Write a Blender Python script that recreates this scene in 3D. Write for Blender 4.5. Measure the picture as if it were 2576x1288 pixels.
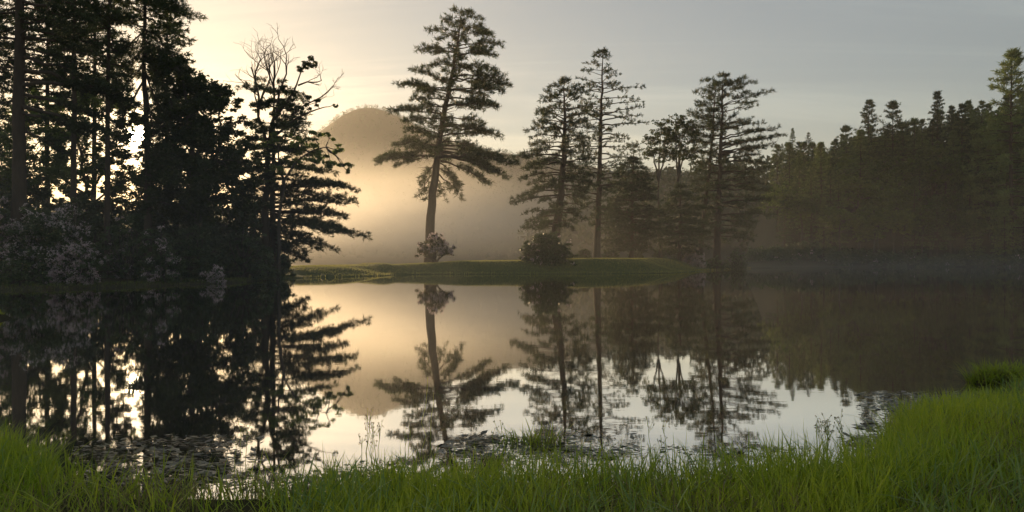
import bpy, math, random
import numpy as np
from mathutils import Vector

# ------------------------------------------------------------------ scene, camera, light
SC = bpy.context.scene
for o in list(bpy.data.objects):
    bpy.data.objects.remove(o)
COL = SC.collection

F, HZ, CX, CAM_H = 2000.0, 655.0, 1288.0, 1.5      # focal length, horizon and centre in pixels of a 2576 px wide view; eye height over the water

cam = bpy.data.cameras.new('camera')
cam_o = bpy.data.objects.new('camera', cam)
COL.objects.link(cam_o)
cam_o.location = (0, 0, CAM_H)
cam_o.rotation_euler = (math.radians(90), 0, 0)
cam.sensor_width = 36.0
cam.lens = 36.0 * F / 2576.0
cam.shift_y = (HZ - 644.0) / 2576.0
cam.clip_start = 0.05
cam.clip_end = 20000
SC.camera = cam_o

SUN_AZ = math.atan2(343 - CX, F)
SUN_EL = math.atan2(HZ - 342, math.hypot(F, 343 - CX))
SUN_DIR = Vector((math.sin(SUN_AZ) * math.cos(SUN_EL), math.cos(SUN_AZ) * math.cos(SUN_EL), math.sin(SUN_EL)))

def N(nt, typ, **kw):
    n = nt.nodes.new(typ)
    for k, v in kw.items():
        if k == 'inp':
            for i, val in v.items():
                n.inputs[i].default_value = val
        else:
            setattr(n, k, v)
    return n

def mathn(nt, op, a, b=None, clamp=False):
    n = nt.nodes.new('ShaderNodeMath'); n.operation = op; n.use_clamp = clamp
    for i, v in enumerate((a, b)):
        if v is None: continue
        if isinstance(v, (int, float)): n.inputs[i].default_value = v
        else: nt.links.new(v, n.inputs[i])
    return n.outputs[0]

world = bpy.data.worlds.new('World')
SC.world = world
world.use_nodes = True
wt = world.node_tree
wt.nodes.clear()
L = wt.links
sky = N(wt, 'ShaderNodeTexSky', sky_type='NISHITA', sun_disc=False)
sky.sun_elevation = SUN_EL
sky.sun_rotation = SUN_AZ
sky.altitude = 400
sky.air_density = 1.15
sky.dust_density = 0.75
sky.ozone_density = 1.6
tc = N(wt, 'ShaderNodeTexCoord')
# thin cirrus, seen only as a slight pale warm veil
sep = N(wt, 'ShaderNodeSeparateXYZ')
L.new(tc.outputs['Generated'], sep.inputs[0])
den = mathn(wt, 'ADD', mathn(wt, 'MAXIMUM', sep.outputs['Z'], 0.0), 0.06)
comb = N(wt, 'ShaderNodeCombineXYZ')
L.new(mathn(wt, 'DIVIDE', sep.outputs['X'], den), comb.inputs[0])
L.new(mathn(wt, 'DIVIDE', sep.outputs['Y'], den), comb.inputs[1])
mp = N(wt, 'ShaderNodeMapping')
mp.inputs['Rotation'].default_value = (0, 0, math.radians(28))
mp.inputs['Scale'].default_value = (0.22, 1.0, 1.0)
mp.inputs['Location'].default_value = (1.7, 0.35, 0)
L.new(comb.outputs[0], mp.inputs['Vector'])
nz = N(wt, 'ShaderNodeTexNoise', inp={'Scale': 1.15, 'Detail': 8.0, 'Roughness': 0.6, 'Distortion': 0.9})
L.new(mp.outputs[0], nz.inputs['Vector'])
rmp = N(wt, 'ShaderNodeMapRange', interpolation_type='SMOOTHSTEP')
rmp.inputs['From Min'].default_value = 0.44
rmp.inputs['From Max'].default_value = 0.72
rmp.inputs['To Max'].default_value = 0.55
L.new(nz.outputs['Fac'], rmp.inputs['Value'])
# the sun itself and the bright air right around it
sd = N(wt, 'ShaderNodeCombineXYZ', inp={0: SUN_DIR.x, 1: SUN_DIR.y, 2: SUN_DIR.z})
dot = N(wt, 'ShaderNodeVectorMath', operation='DOT_PRODUCT')
nrm = N(wt, 'ShaderNodeVectorMath', operation='NORMALIZE')
L.new(tc.outputs['Generated'], nrm.inputs[0])
L.new(nrm.outputs[0], dot.inputs[0]); L.new(sd.outputs[0], dot.inputs[1])
ang = mathn(wt, 'ARCCOSINE', mathn(wt, 'MINIMUM', dot.outputs['Value'], 0.9999999))
disc = N(wt, 'ShaderNodeMapRange', interpolation_type='SMOOTHSTEP')
disc.inputs['From Min'].default_value = math.radians(0.34)
disc.inputs['From Max'].default_value = math.radians(0.75)
disc.inputs['To Min'].default_value = 28.0
disc.inputs['To Max'].default_value = 0.0
L.new(ang, disc.inputs['Value'])
aur = mathn(wt, 'MULTIPLY', mathn(wt, 'EXPONENT', mathn(wt, 'MULTIPLY', ang, -1.0 / math.radians(1.1))), 4.0)
cl = N(wt, 'ShaderNodeMix', data_type='RGBA', blend_type='MIX')
L.new(rmp.outputs[0], cl.inputs['Factor'])
L.new(sky.outputs[0], cl.inputs['A'])
# the veil takes its light from the sky it lies in
clc = N(wt, 'ShaderNodeMix', data_type='RGBA', blend_type='MULTIPLY', inp={'Factor': 1.0, 'B': (2.3, 1.9, 1.6, 1)})
L.new(sky.outputs[0], clc.inputs['A'])
L.new(clc.outputs['Result'], cl.inputs['B'])
# a thin even sheet of high cloud over the whole sky
veil = N(wt, 'ShaderNodeMix', data_type='RGBA', blend_type='MIX', inp={'Factor': 0.45, 'B': (2.5, 2.5, 2.4, 1)})
L.new(cl.outputs['Result'], veil.inputs['A'])
bg = N(wt, 'ShaderNodeBackground', inp={'Strength': 0.075})
L.new(veil.outputs['Result'], bg.inputs['Color'])
bg2 = N(wt, 'ShaderNodeBackground', inp={'Color': (1.0, 0.80, 0.50, 1)})
L.new(mathn(wt, 'ADD', disc.outputs[0], aur), bg2.inputs['Strength'])
add = N(wt, 'ShaderNodeAddShader')
L.new(bg.outputs[0], add.inputs[0]); L.new(bg2.outputs[0], add.inputs[1])
wo = N(wt, 'ShaderNodeOutputWorld')
L.new(add.outputs[0], wo.inputs['Surface'])

sun = bpy.data.lights.new('sun', 'SUN')
sun.energy = 4.2
sun.angle = math.radians(0.5)
sun.color = (1.0, 0.68, 0.35)
sun_o = bpy.data.objects.new('sun', sun)
COL.objects.link(sun_o)
sun_o.rotation_euler = SUN_DIR.to_track_quat('Z', 'Y').to_euler()

SC.view_settings.view_transform = 'Standard'
SC.view_settings.look = 'None'
SC.view_settings.exposure = 0.7
SC.view_settings.gamma = 1.0
SC.render.engine = 'CYCLES'
cy = SC.cycles
cy.use_denoising = True
try:
    cy.denoiser = 'OPENIMAGEDENOISE'
    cy.denoising_input_passes = 'RGB_ALBEDO_NORMAL'
except Exception:
    pass
cy.max_bounces = 6
cy.diffuse_bounces = 3
cy.glossy_bounces = 3
cy.transmission_bounces = 3
cy.volume_bounces = 1
cy.volume_step_rate = 2.0
cy.volume_max_steps = 64
cy.transparent_max_bounces = 4
cy.sample_clamp_indirect = 6.0
cy.caustics_reflective = False
cy.caustics_refractive = False
cy.use_adaptive_sampling = True
cy.adaptive_threshold = 0.012

HAZE_DENSITY = 0.00019
HAZE_G = 0.55
MIST_DENSITY = 0.0046

# ------------------------------------------------------------------ helpers
def PX(px, py, d):
    """a point of the view at forward distance d"""
    return np.array(((px - CX) / F * d, d, CAM_H + (HZ - py) / F * d))

def W(px, py, z=0.0):
    """where the view's pixel meets the level z"""
    d = (CAM_H - z) * F / (py - HZ)
    return ((px - CX) / F * d, d)

def norm(v):
    n = np.linalg.norm(v, axis=-1, keepdims=True)
    return v / np.maximum(n, 1e-9)

class MB:
    """collects triangles; build() links them as one mesh object"""
    def __init__(s):
        s.v, s.f, s.m, s.a, s.n = [], [], [], [], 0
    def add(s, v, f, mat=0, var=None):
        v = np.asarray(v, dtype=np.float32).reshape(-1, 3)
        f = np.asarray(f, dtype=np.int64).reshape(-1, 3)
        if len(f) == 0: return
        s.v.append(v); s.f.append(f + s.n); s.n += len(v)
        s.m.append(np.full(len(f), mat, dtype=np.int32))
        if var is None: var = 0.5
        s.a.append(np.broadcast_to(np.asarray(var, dtype=np.float32), (len(v),)).copy())
    def tube(s, pts, rad, n=6, mat=0, var=0.5, cap=False):
        pts = np.asarray(pts, float); rad = np.asarray(rad, float)
        k = len(pts)
        t = norm(np.gradient(pts, axis=0))
        up = np.array((0., 0., 1.)) if abs(t[0][2]) < 0.8 else np.array((0., 1., 0.))
        a = norm(np.cross(t, up)); b = np.cross(t, a)
        th = np.arange(n) * 2 * math.pi / n
        ring = (a[:, None, :] * np.cos(th)[None, :, None] + b[:, None, :] * np.sin(th)[None, :, None]) * rad[:, None, None] + pts[:, None, :]
        i, j = np.meshgrid(np.arange(k - 1), np.arange(n), indexing='ij')
        i = i.ravel(); j = j.ravel(); j2 = (j + 1) % n
        q0, q1, q2, q3 = i * n + j, i * n + j2, (i + 1) * n + j2, (i + 1) * n + j
        f = np.concatenate([np.stack([q0, q1, q2], 1), np.stack([q0, q2, q3], 1)])
        s.add(ring.reshape(-1, 3), f, mat, var)
    def build(s, name, mats, parent=None, smooth=False, off=None):
        v = np.concatenate(s.v); f = np.concatenate(s.f).astype(np.int32)
        if off is not None: v = v - np.asarray(off, dtype=np.float32)
        me = bpy.data.meshes.new(name)
        me.vertices.add(len(v)); me.vertices.foreach_set('co', v.ravel())
        me.loops.add(f.size); me.loops.foreach_set('vertex_index', f.ravel())
        me.polygons.add(len(f))
        me.polygons.foreach_set('loop_start', np.arange(0, f.size, 3, dtype=np.int32))
        if not isinstance(mats, (list, tuple)): mats = [mats]
        for m in mats: me.materials.append(m)
        me.polygons.foreach_set('material_index', np.concatenate(s.m))
        if smooth: me.polygons.foreach_set('use_smooth', np.ones(len(f), dtype=bool))
        at = me.attributes.new('var', 'FLOAT', 'POINT')
        at.data.foreach_set('value', np.concatenate(s.a))
        me.update(calc_edges=True)
        o = bpy.data.objects.new(name, me)
        COL.objects.link(o)
        if parent is not None: o.parent = parent
        return o

def tag(o, label=None, cat=None, group=None, kind=None):
    if label: o['label'] = label
    if cat: o['category'] = cat
    if group: o['group'] = group
    if kind: o['kind'] = kind
    return o

def thing(name, loc, label, cat, group=None):
    o = bpy.data.objects.new(name, None)
    o.empty_display_size = 0.3
    COL.objects.link(o)
    o.location = tuple(float(c) for c in loc)
    return tag(o, label, cat, group)

def dup(root, loc, rotz, sc, label, group):
    r = root.copy(); COL.objects.link(r)
    r.location = tuple(float(c) for c in loc); r.rotation_euler = (0, 0, rotz); r.scale = sc
    r['label'] = label; r['group'] = group
    for ch in KIDS[root.name]:
        c = ch.copy(); COL.objects.link(c); c.parent = r
    return r
KIDS = {}

# ------------------------------------------------------------------ materials
def new_mat(name):
    m = bpy.data.materials.new(name); m.use_nodes = True
    nt = m.node_tree; nt.nodes.clear()
    return m, nt, nt.links

def leaf_mat(name, ca, cb, trans=0.4, rough=0.6, spec=0.25, tcol=None, rnd=0.5):
    m, nt, L = new_mat(name)
    at = N(nt, 'ShaderNodeAttribute', attribute_name='var')
    oi = N(nt, 'ShaderNodeObjectInfo')
    v = mathn(nt, 'ADD', at.outputs['Fac'], mathn(nt, 'MULTIPLY', mathn(nt, 'SUBTRACT', oi.outputs['Random'], 0.5), rnd), clamp=True)
    mx = N(nt, 'ShaderNodeMix', data_type='RGBA', inp={'A': (*ca, 1), 'B': (*cb, 1)})
    L.new(v, mx.inputs['Factor'])
    p = N(nt, 'ShaderNodeBsdfPrincipled', inp={'Roughness': rough, 'Specular IOR Level': spec})
    L.new(mx.outputs['Result'], p.inputs['Base Color'])
    t = N(nt, 'ShaderNodeBsdfTranslucent')
    if tcol is None:
        L.new(mx.outputs['Result'], t.inputs['Color'])
    else:
        mt = N(nt, 'ShaderNodeMix', data_type='RGBA', blend_type='MULTIPLY', inp={'Factor': 1.0, 'B': (*tcol, 1)})
        L.new(mx.outputs['Result'], mt.inputs['A']); L.new(mt.outputs['Result'], t.inputs['Color'])
    ms = N(nt, 'ShaderNodeMixShader', inp={0: trans})
    L.new(p.outputs[0], ms.inputs[1]); L.new(t.outputs[0], ms.inputs[2])
    o = N(nt, 'ShaderNodeOutputMaterial'); L.new(ms.outputs[0], o.inputs['Surface'])
    return m

def bark_mat(name, ca, cb, scale=3.0):
    m, nt, L = new_mat(name)
    tc = N(nt, 'ShaderNodeTexCoord')
    mp = N(nt, 'ShaderNodeMapping'); mp.inputs['Scale'].default_value = (scale * 2, scale * 2, scale * 0.5)
    L.new(tc.outputs['Object'], mp.inputs['Vector'])
    nz = N(nt, 'ShaderNodeTexNoise', inp={'Scale': 1.0, 'Detail': 5.0, 'Roughness': 0.65})
    L.new(mp.outputs[0], nz.inputs['Vector'])
    mx = N(nt, 'ShaderNodeMix', data_type='RGBA', inp={'A': (*ca, 1), 'B': (*cb, 1)})
    L.new(nz.outputs['Fac'], mx.inputs['Factor'])
    bp = N(nt, 'ShaderNodeBump', inp={'Strength': 0.8, 'Distance': 0.05})
    L.new(nz.outputs['Fac'], bp.inputs['Height'])
    p = N(nt, 'ShaderNodeBsdfPrincipled', inp={'Roughness': 0.9, 'Specular IOR Level': 0.15})
    L.new(mx.outputs['Result'], p.inputs['Base Color']); L.new(bp.outputs[0], p.inputs['Normal'])
    o = N(nt, 'ShaderNodeOutputMaterial'); L.new(p.outputs[0], o.inputs['Surface'])
    return m

def ground_mat(name, cols, scale, bump=0.4, dist=0.05):
    m, nt, L = new_mat(name)
    tc = N(nt, 'ShaderNodeTexCoord')
    n1 = N(nt, 'ShaderNodeTexNoise', inp={'Scale': scale, 'Detail': 6.0, 'Roughness': 0.6})
    n2 = N(nt, 'ShaderNodeTexNoise', inp={'Scale': scale * 12, 'Detail': 4.0, 'Roughness': 0.7})
    L.new(tc.outputs['Object'], n1.inputs['Vector']); L.new(tc.outputs['Object'], n2.inputs['Vector'])
    r = N(nt, 'ShaderNodeValToRGB')
    els = r.color_ramp.elements
    while len(els) < len(cols): els.new(0.5)
    for i, c in enumerate(cols):
        els[i].position = 0.3 + 0.4 * i / (len(cols) - 1); els[i].color = (*c, 1)
    mixf = mathn(nt, 'ADD', mathn(nt, 'MULTIPLY', n1.outputs['Fac'], 0.6), mathn(nt, 'MULTIPLY', n2.outputs['Fac'], 0.4))
    L.new(mixf, r.inputs['Fac'])
    bp = N(nt, 'ShaderNodeBump', inp={'Strength': bump, 'Distance': dist})
    L.new(n2.outputs['Fac'], bp.inputs['Height'])
    p = N(nt, 'ShaderNodeBsdfPrincipled', inp={'Roughness': 0.95, 'Specular IOR Level': 0.1})
    L.new(r.outputs['Color'], p.inputs['Base Color']); L.new(bp.outputs[0], p.inputs['Normal'])
    o = N(nt, 'ShaderNodeOutputMaterial'); L.new(p.outputs[0], o.inputs['Surface'])
    return m

def water_mat():
    m, nt, L = new_mat('pond_water')
    tc = N(nt, 'ShaderNodeTexCoord')
    mp = N(nt, 'ShaderNodeMapping'); mp.inputs['Scale'].default_value = (0.9, 2.2, 1.0)
    L.new(tc.outputs['Object'], mp.inputs['Vector'])
    n1 = N(nt, 'ShaderNodeTexNoise', inp={'Scale': 2.4, 'Detail': 3.0, 'Roughness': 0.5, 'Distortion': 0.4})
    n2 = N(nt, 'ShaderNodeTexNoise', inp={'Scale': 0.12, 'Detail': 2.0})
    L.new(mp.outputs[0], n1.inputs['Vector']); L.new(tc.outputs['Object'], n2.inputs['Vector'])
    h = mathn(nt, 'MULTIPLY', n1.outputs['Fac'], mathn(nt, 'MULTIPLY', mathn(nt, 'POWER', n2.outputs['Fac'], 3.0), 3.0))
    bp = N(nt, 'ShaderNodeBump', inp={'Strength': 0.03, 'Distance': 0.02})
    L.new(h, bp.inputs['Height'])
    base = N(nt, 'ShaderNodeBsdfDiffuse', inp={'Color': (0.012, 0.012, 0.007, 1)})
    g = N(nt, 'ShaderNodeBsdfGlossy', inp={'Color': (0.95, 0.94, 0.92, 1), 'Roughness': 0.022})
    L.new(bp.outputs[0], g.inputs['Normal'])
    fr = N(nt, 'ShaderNodeFresnel', inp={'IOR': 1.6})
    ms = N(nt, 'ShaderNodeMixShader')
    L.new(mathn(nt, 'ADD', fr.outputs[0], 0.62, clamp=True), ms.inputs[0])
    L.new(base.outputs[0], ms.inputs[1]); L.new(g.outputs[0], ms.inputs[2])
    o = N(nt, 'ShaderNodeOutputMaterial'); L.new(ms.outputs[0], o.inputs['Surface'])
    return m

M = {}
M['pine'] = leaf_mat('pine_needles', (0.034, 0.050, 0.018), (0.080, 0.105, 0.036), 0.36, 0.5)
M['hemlock'] = leaf_mat('hemlock_needles', (0.028, 0.044, 0.018), (0.070, 0.098, 0.036), 0.34, 0.5)
M['forest'] = leaf_mat('forest_needles', (0.035, 0.065, 0.020), (0.20, 0.26, 0.080), 0.35, 0.55, rnd=1.0)
M['oak'] = leaf_mat('oak_leaves', (0.030, 0.050, 0.012), (0.075, 0.105, 0.024), 0.42, 0.5)
M['maple'] = leaf_mat('maple_leaves', (0.045, 0.085, 0.018), (0.18, 0.25, 0.050), 0.42, 0.5, rnd=0.9)
M['rhodo'] = leaf_mat('shrub_leaves', (0.045, 0.072, 0.026), (0.12, 0.16, 0.055), 0.28, 0.4, 0.45)
M['azalea'] = leaf_mat('azalea_leaves', (0.060, 0.075, 0.025), (0.13, 0.12, 0.05), 0.4, 0.5)
M['blossom'] = leaf_mat('blossom_petals', (0.50, 0.36, 0.38), (0.80, 0.70, 0.70), 0.4, 0.6)
M['bark'] = bark_mat('pine_bark', (0.035, 0.026, 0.020), (0.13, 0.10, 0.075))
M['bark2'] = bark_mat('grey_bark', (0.05, 0.042, 0.034), (0.15, 0.13, 0.11))
M['grass'] = leaf_mat('grass_blades', (0.22, 0.36, 0.022), (0.54, 0.60, 0.05), 0.5, 0.33, 0.5)
M['lawn'] = leaf_mat('lawn_blades', (0.10, 0.14, 0.030), (0.42, 0.40, 0.12), 0.5, 0.5, 0.3)
M['sedge'] = leaf_mat('sedge_blades', (0.16, 0.28, 0.06), (0.36, 0.46, 0.13), 0.45, 0.35, 0.5)
M['straw'] = leaf_mat('dry_stems', (0.14, 0.14, 0.05), (0.36, 0.28, 0.13), 0.3, 0.6)
M['turf'] = ground_mat('lawn_turf', [(0.045, 0.062, 0.018), (0.075, 0.095, 0.028), (0.12, 0.12, 0.042)], 0.35)
M['soil'] = ground_mat('forest_floor', [(0.028, 0.022, 0.014), (0.05, 0.045, 0.022), (0.05, 0.065, 0.022)], 0.5)
M['mud'] = ground_mat('bank_mud', [(0.03, 0.024, 0.014), (0.06, 0.06, 0.022), (0.07, 0.11, 0.025)], 3.0)
M['weed'] = leaf_mat('pondweed_leaves', (0.05, 0.048, 0.025), (0.14, 0.14, 0.06), 0.1, 0.28, 0.6)
M['far'] = leaf_mat('far_foliage', (0.035, 0.055, 0.022), (0.07, 0.10, 0.035), 0.25, 0.7)
M['water'] = water_mat()

# ------------------------------------------------------------------ the lake and the ground
shore_px = [(-150, 1120), (0, 1150), (130, 1205), (300, 1262), (600, 1268), (800, 1258), (1000, 1254), (1300, 1246), (1700, 1250), (2000, 1246),
            (2150, 1230), (2205, 1190), (2218, 1140), (2255, 1100), (2320, 1066), (2400, 1045), (2450, 1030), (2530, 1010), (2620, 975), (2800, 955)]
LAKE = [W(*p) for p in shore_px]
LAKE += [(16, 14), (36, 44), (90, 110), (150, 165), (138, 176)]
LAKE += [W(*p) for p in [(2500, 672), (2300, 671.5), (2100, 672.5), (1980, 674), (1890, 675.5), (1800, 680), (1700, 687), (1500, 689.5), (1300, 690), (1100, 690.5), (1005, 691.5),
                         (975, 694), (900, 696), (780, 699), (690, 704), (600, 712), (450, 718), (300, 723), (150, 728), (0, 731), (-100, 736)]]
LAKE += [(-26, 30), (-15.2, 21.8), (-12.9, 20.6), (-13.6, 18.6), (-10, 12)]
LAKE = np.array(LAKE)

_rs = np.random.RandomState(5)
_wav = [(_rs.uniform(0, 6.28), _rs.uniform(0, 6.28), _rs.uniform(0.5, 1.5)) for _ in range(10)]
def wob(x, y, s):
    r = 0
    for a, p, k in _wav:
        r = r + np.sin((x * math.cos(a) + y * math.sin(a)) * k / s + p)
    return r / len(_wav)

def lake_sd(x, y):
    """distance to the shore line, positive on land"""
    x = np.asarray(x, float); y = np.asarray(y, float)
    best = np.full(x.shape, 1e9); inside = np.zeros(x.shape, bool)
    n = len(LAKE)
    for i in range(n):
        ax, ay = LAKE[i]; bx, by = LAKE[(i + 1) % n]
        dx, dy = bx - ax, by - ay
        t = np.clip(((x - ax) * dx + (y - ay) * dy) / (dx * dx + dy * dy), 0, 1)
        best = np.minimum(best, np.hypot(x - ax - t * dx, y - ay - t * dy))
        c = (ay > y) != (by > y)
        with np.errstate(divide='ignore', invalid='ignore'):
            xi = ax + (y - ay) * dx / (dy if dy != 0 else 1e-9)
        inside ^= c & (x < xi)
    far = np.clip((y - 20) / 25, 0, 1)
    return np.where(inside, -best, best) + far * (0.55 * wob(x, y, 1.3) + 0.25 * wob(y, x, 0.5)) + (1 - far) * 0.10 * wob(x, y, 0.16)

def sstep(a, b, x):
    t = np.clip((x - a) / (b - a), 0, 1)
    return t * t * (3 - 2 * t)

CREST_PX = [700, 780, 1000, 1100, 1150, 1310, 1450, 1600, 1700, 1780, 1850, 1950]
CREST_Y = [669, 668, 665.5, 661, 657.5, 655.5, 651, 650, 648, 654, 668, 672]

def ground_z(x, y):
    x = np.asarray(x, float); y = np.asarray(y, float)
    s = lake_sd(x, y)
    sl = np.maximum(s, 0)
    px = CX + x / np.maximum(y, 5) * F
    # low bank round the shore
    z = 0.16 * (1 - np.exp(-sl / 0.25)) + 0.02 * sl * (sl < 10) + 0.2 * (sl >= 10)
    z = z + 0.05 * wob(x, y, 0.9) * np.clip(sl / 0.5, 0, 1) * (y < 30)
    # the lawn across the water, a low crest
    crest = CAM_H + (HZ - np.interp(px, CREST_PX, CREST_Y)) / F * 99.0
    wl = sstep(640, 760, px) * (1 - sstep(1830, 1930, px)) * sstep(60, 68, y)
    s2 = sl + 0.8 * wob(x, y, 7) * np.clip(sl / 3, 0, 1)
    lawn = 0.12 * (1 - np.exp(-sl / 0.3)) + (crest - 0.12) * sstep(0.4, 6.5, s2) + 0.05 * wob(x, y, 3) * np.clip(sl / 2, 0, 1) - 1.6 * sstep(16, 60, sl)
    # low diagonal rise in the lawn where two mounds meet
    a, b = np.array(W(1003, 691)), np.array((-17.2, 93.0))
    t = np.clip(((x - a[0]) * (b[0] - a[0]) + (y - a[1]) * (b[1] - a[1])) / ((b - a) ** 2).sum(), 0, 1)
    dl = np.hypot(x - a[0] - t * (b[0] - a[0]), y - a[1] - t * (b[1] - a[1]))
    lawn = lawn + 0.22 * np.exp(-(dl / 0.9) ** 2) * np.clip(sl / 1.0, 0, 1)
    z = z * (1 - wl) + lawn * wl
    # wooded bank on the near side of the woods
    wleft = (1 - sstep(640, 740, px)) * sstep(24, 36, y)
    z = z + wleft * 0.05 * np.clip(sl - 3, 0, 30)
    # hillside beyond the water
    wr = sstep(1840, 1990, px) * sstep(120, 165, y)
    z = z + wr * 0.36 * np.clip(sl - 5, 0, 110)
    # lake bed
    z = np.where(s < 0, np.maximum(-1.5, s * 0.35) - 0.02, z)
    return z

rad = np.concatenate([np.geomspace(0.6, 20, 90), np.arange(20.8, 200, 0.9), np.geomspace(202, 1400, 26)])
angs = np.concatenate([np.arange(-180, -46, 6.0), np.arange(-46, 46.01, 0.4), np.arange(48, 180, 6.0)])
aa, rr = np.meshgrid(np.radians(angs), rad, indexing='ij')
gx, gy = np.sin(aa) * rr, np.cos(aa) * rr
gz = ground_z(gx.ravel(), gy.ravel()).reshape(gx.shape)
na, nr = gx.shape
ii, jj = np.meshgrid(np.arange(na), np.arange(nr - 1), indexing='ij')
ii = ii.ravel(); jj = jj.ravel(); i2 = (ii + 1) % na
q0, q1, q2, q3 = ii * nr + jj, i2 * nr + jj, i2 * nr + jj + 1, ii * nr + jj + 1
mb = MB()
gv = np.stack([gx.ravel(), gy.ravel(), gz.ravel()], 1)
gf = np.concatenate([np.stack([q0, q2, q1], 1), np.stack([q0, q3, q2], 1)])
cen = gv[gf].mean(1)
pxc = CX + cen[:, 0] / np.maximum(cen[:, 1], 1) * F
near = np.hypot(cen[:, 0], cen[:, 1]) < 19
woods = (~near) & ((cen[:, 1] < 20) | (pxc < 690) | (pxc > 1900) | (cen[:, 1] > 135))
lawnm = ~(near | woods)
mb.add(gv, gf)
mb.m = [np.where(near, 1, np.where(woods, 2, 0)).astype(np.int32)]
ground = mb.build('ground', [M['turf'], M['mud'], M['soil']], smooth=True)
tag(ground, kind='structure')

mb = MB()
wv = np.array([(-70, 3.5, 0), (170, 3.5, 0), (170, 190, 0), (-70, 190, 0)], float)
mb.add(wv, [(0, 1, 2), (0, 2, 3)])
water = mb.build('water', M['water'])
tag(water, kind='structure')

def gz1(x, y):
    return float(ground_z(np.array([x]), np.array([y]))[0])

# ------------------------------------------------------------------ hills far behind
def hill(name, sil, d0, dfront, dback, seed, tree):
    rng = np.random.RandomState(seed)
    px = np.linspace(sil[0][0], sil[-1][0], 150)
    ys = np.interp(px, [s[0] for s in sil], [s[1] for s in sil])
    zc = np.maximum(CAM_H + (HZ - ys) / F * d0 - tree, -1.5)
    ks = np.linspace(0, 1, 40)
    X = np.zeros((150, 40)); Y = X.copy(); Z = X.copy()
    for j, k in enumerate(ks):
        y = dfront + (dback - dfront) * k
        prof = sstep(dfront, d0, y) if y < d0 else 1 - 0.8 * sstep(d0, dback, y)
        X[:, j] = (px - CX) / F * d0; Y[:, j] = y + 25 * np.sin(px / 60.0 + seed)
        Z[:, j] = zc * prof
    Z += 1.0 * wob(X, Y, 25) * (Z > 3) - 1.0
    i, j = np.meshgrid(np.arange(149), np.arange(39), indexing='ij'); i = i.ravel(); j = j.ravel()
    a, b, c, d = i * 40 + j, (i + 1) * 40 + j, (i + 1) * 40 + j + 1, i * 40 + j + 1
    mb = MB()
    mb.add(np.stack([X.ravel(), Y.ravel(), Z.ravel()], 1), np.concatenate([np.stack([a, b, c], 1), np.stack([a, c, d], 1)]))
    o = mb.build(name, M['soil'], smooth=True)
    tag(o, kind='structure')
    return X, Y, Z

def leaf_tris(c, size, rng, flat=1.0):
    """one random leaf-like triangle per centre"""
    n = len(c)
    a = norm(rng.randn(n, 3) * (1, 1, flat)); b = norm(np.cross(a, rng.randn(n, 3)))
    s = size if np.ndim(size) else np.full(n, size)
    s = s[:, None]
    return np.stack([c + a * s, c - a * s * 0.55 + b * s * 0.6, c - a * s * 0.55 - b * s * 0.6], 1).reshape(-1, 3), np.arange(3 * n).reshape(-1, 3)

def far_trees(mb, pos, hs, rng, k=34, conif=0.4):
    for p, h in zip(pos, hs):
        t = rng.rand(k)
        if rng.rand() < conif:
            r = h * 0.20 * (1 - t) + 0.2; z = h * (0.15 + 0.85 * t)
            th = rng.rand(k) * 6.28
            c = p + np.stack([np.cos(th) * r, np.sin(th) * r, z], 1); sz = 0.05 * h + 0.09 * h * (1 - t)
        else:
            q = norm(rng.randn(k, 3)) * (0.55 + 0.45 * rng.rand(k, 1))
            c = p + q * (h * 0.33, h * 0.33, h * 0.34) + (0, 0, h * 0.62); sz = np.full(k, h * 0.11)
        v, f = leaf_tris(c, sz, rng)
        mb.add(v, f, 0, np.repeat(np.clip(rng.rand(k) * 0.5 + rng.rand() * 0.5, 0, 1), 3))

def forest_on(name, X, Y, Z, n, seed, hmean, label, zmin=2.0, k=18):
    rng = np.random.RandomState(seed)
    mb = MB(); pos = []; hs = []
    while len(pos) < n:
        u, v = rng.rand() * (X.shape[0] - 1.01), rng.rand() ** 1.0 * (X.shape[1] - 1.01) * 0.72
        i, j = int(u), int(v); fu, fv = u - i, v - j
        ip = lambda A: (A[i, j] * (1 - fu) + A[i + 1, j] * fu) * (1 - fv) + (A[i, j + 1] * (1 - fu) + A[i + 1, j + 1] * fu) * fv
        z = ip(Z)
        if z < zmin: continue
        pos.append(np.array((ip(X), ip(Y), z - 1.0))); hs.append(hmean * rng.uniform(0.6, 1.3))
    far_trees(mb, pos, hs, rng, k)
    o = mb.build(name, M['far'])
    tag(o, label, 'forest', kind='stuff')

MX = hill('mountain', [(520, 650), (600, 600), (660, 530), (720, 420), (770, 348), (805, 318), (840, 298), (880, 281), (920, 272), (965, 276), (1005, 290), (1045, 308), (1100, 332), (1200, 360),
                       (1300, 388), (1400, 402), (1500, 412), (1700, 430), (1900, 450), (2300, 500)], 900, 560, 1250, 1, 4)
forest_on('mountain_forest', *MX, 9000, 3, 5.5, 'hazy wooded dome of the far mountain')
RX = hill('ridge', [(1200, 645), (1280, 610), (1350, 550), (1420, 490), (1500, 445), (1600, 418), (1700, 408), (1850, 385), (2000, 370), (2200, 350), (2600, 330)], 430, 290, 640, 7, 16)
forest_on('ridge_forest', *RX, 1300, 4, 15, 'misty wooded ridge between the lone pine and the hillside')

# woods that go on behind the dark trees on the near bank
rng = np.random.RandomState(11)
pos = []; hs = []
for _ in range(260):
    d = rng.uniform(150, 520); px = rng.uniform(-500, 560)
    x = (px - CX) / F * d
    hmax = (655 - 505) / F * d
    pos.append(np.array((x, d, -0.3))); hs.append(min(rng.uniform(16, 30), max(hmax, 6)))
mb = MB(); far_trees(mb, pos, hs, rng, 60)
tag(mb.build('back_forest', M['far']), 'woods going on behind the dark bank trees', 'forest', kind='stuff')

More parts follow.
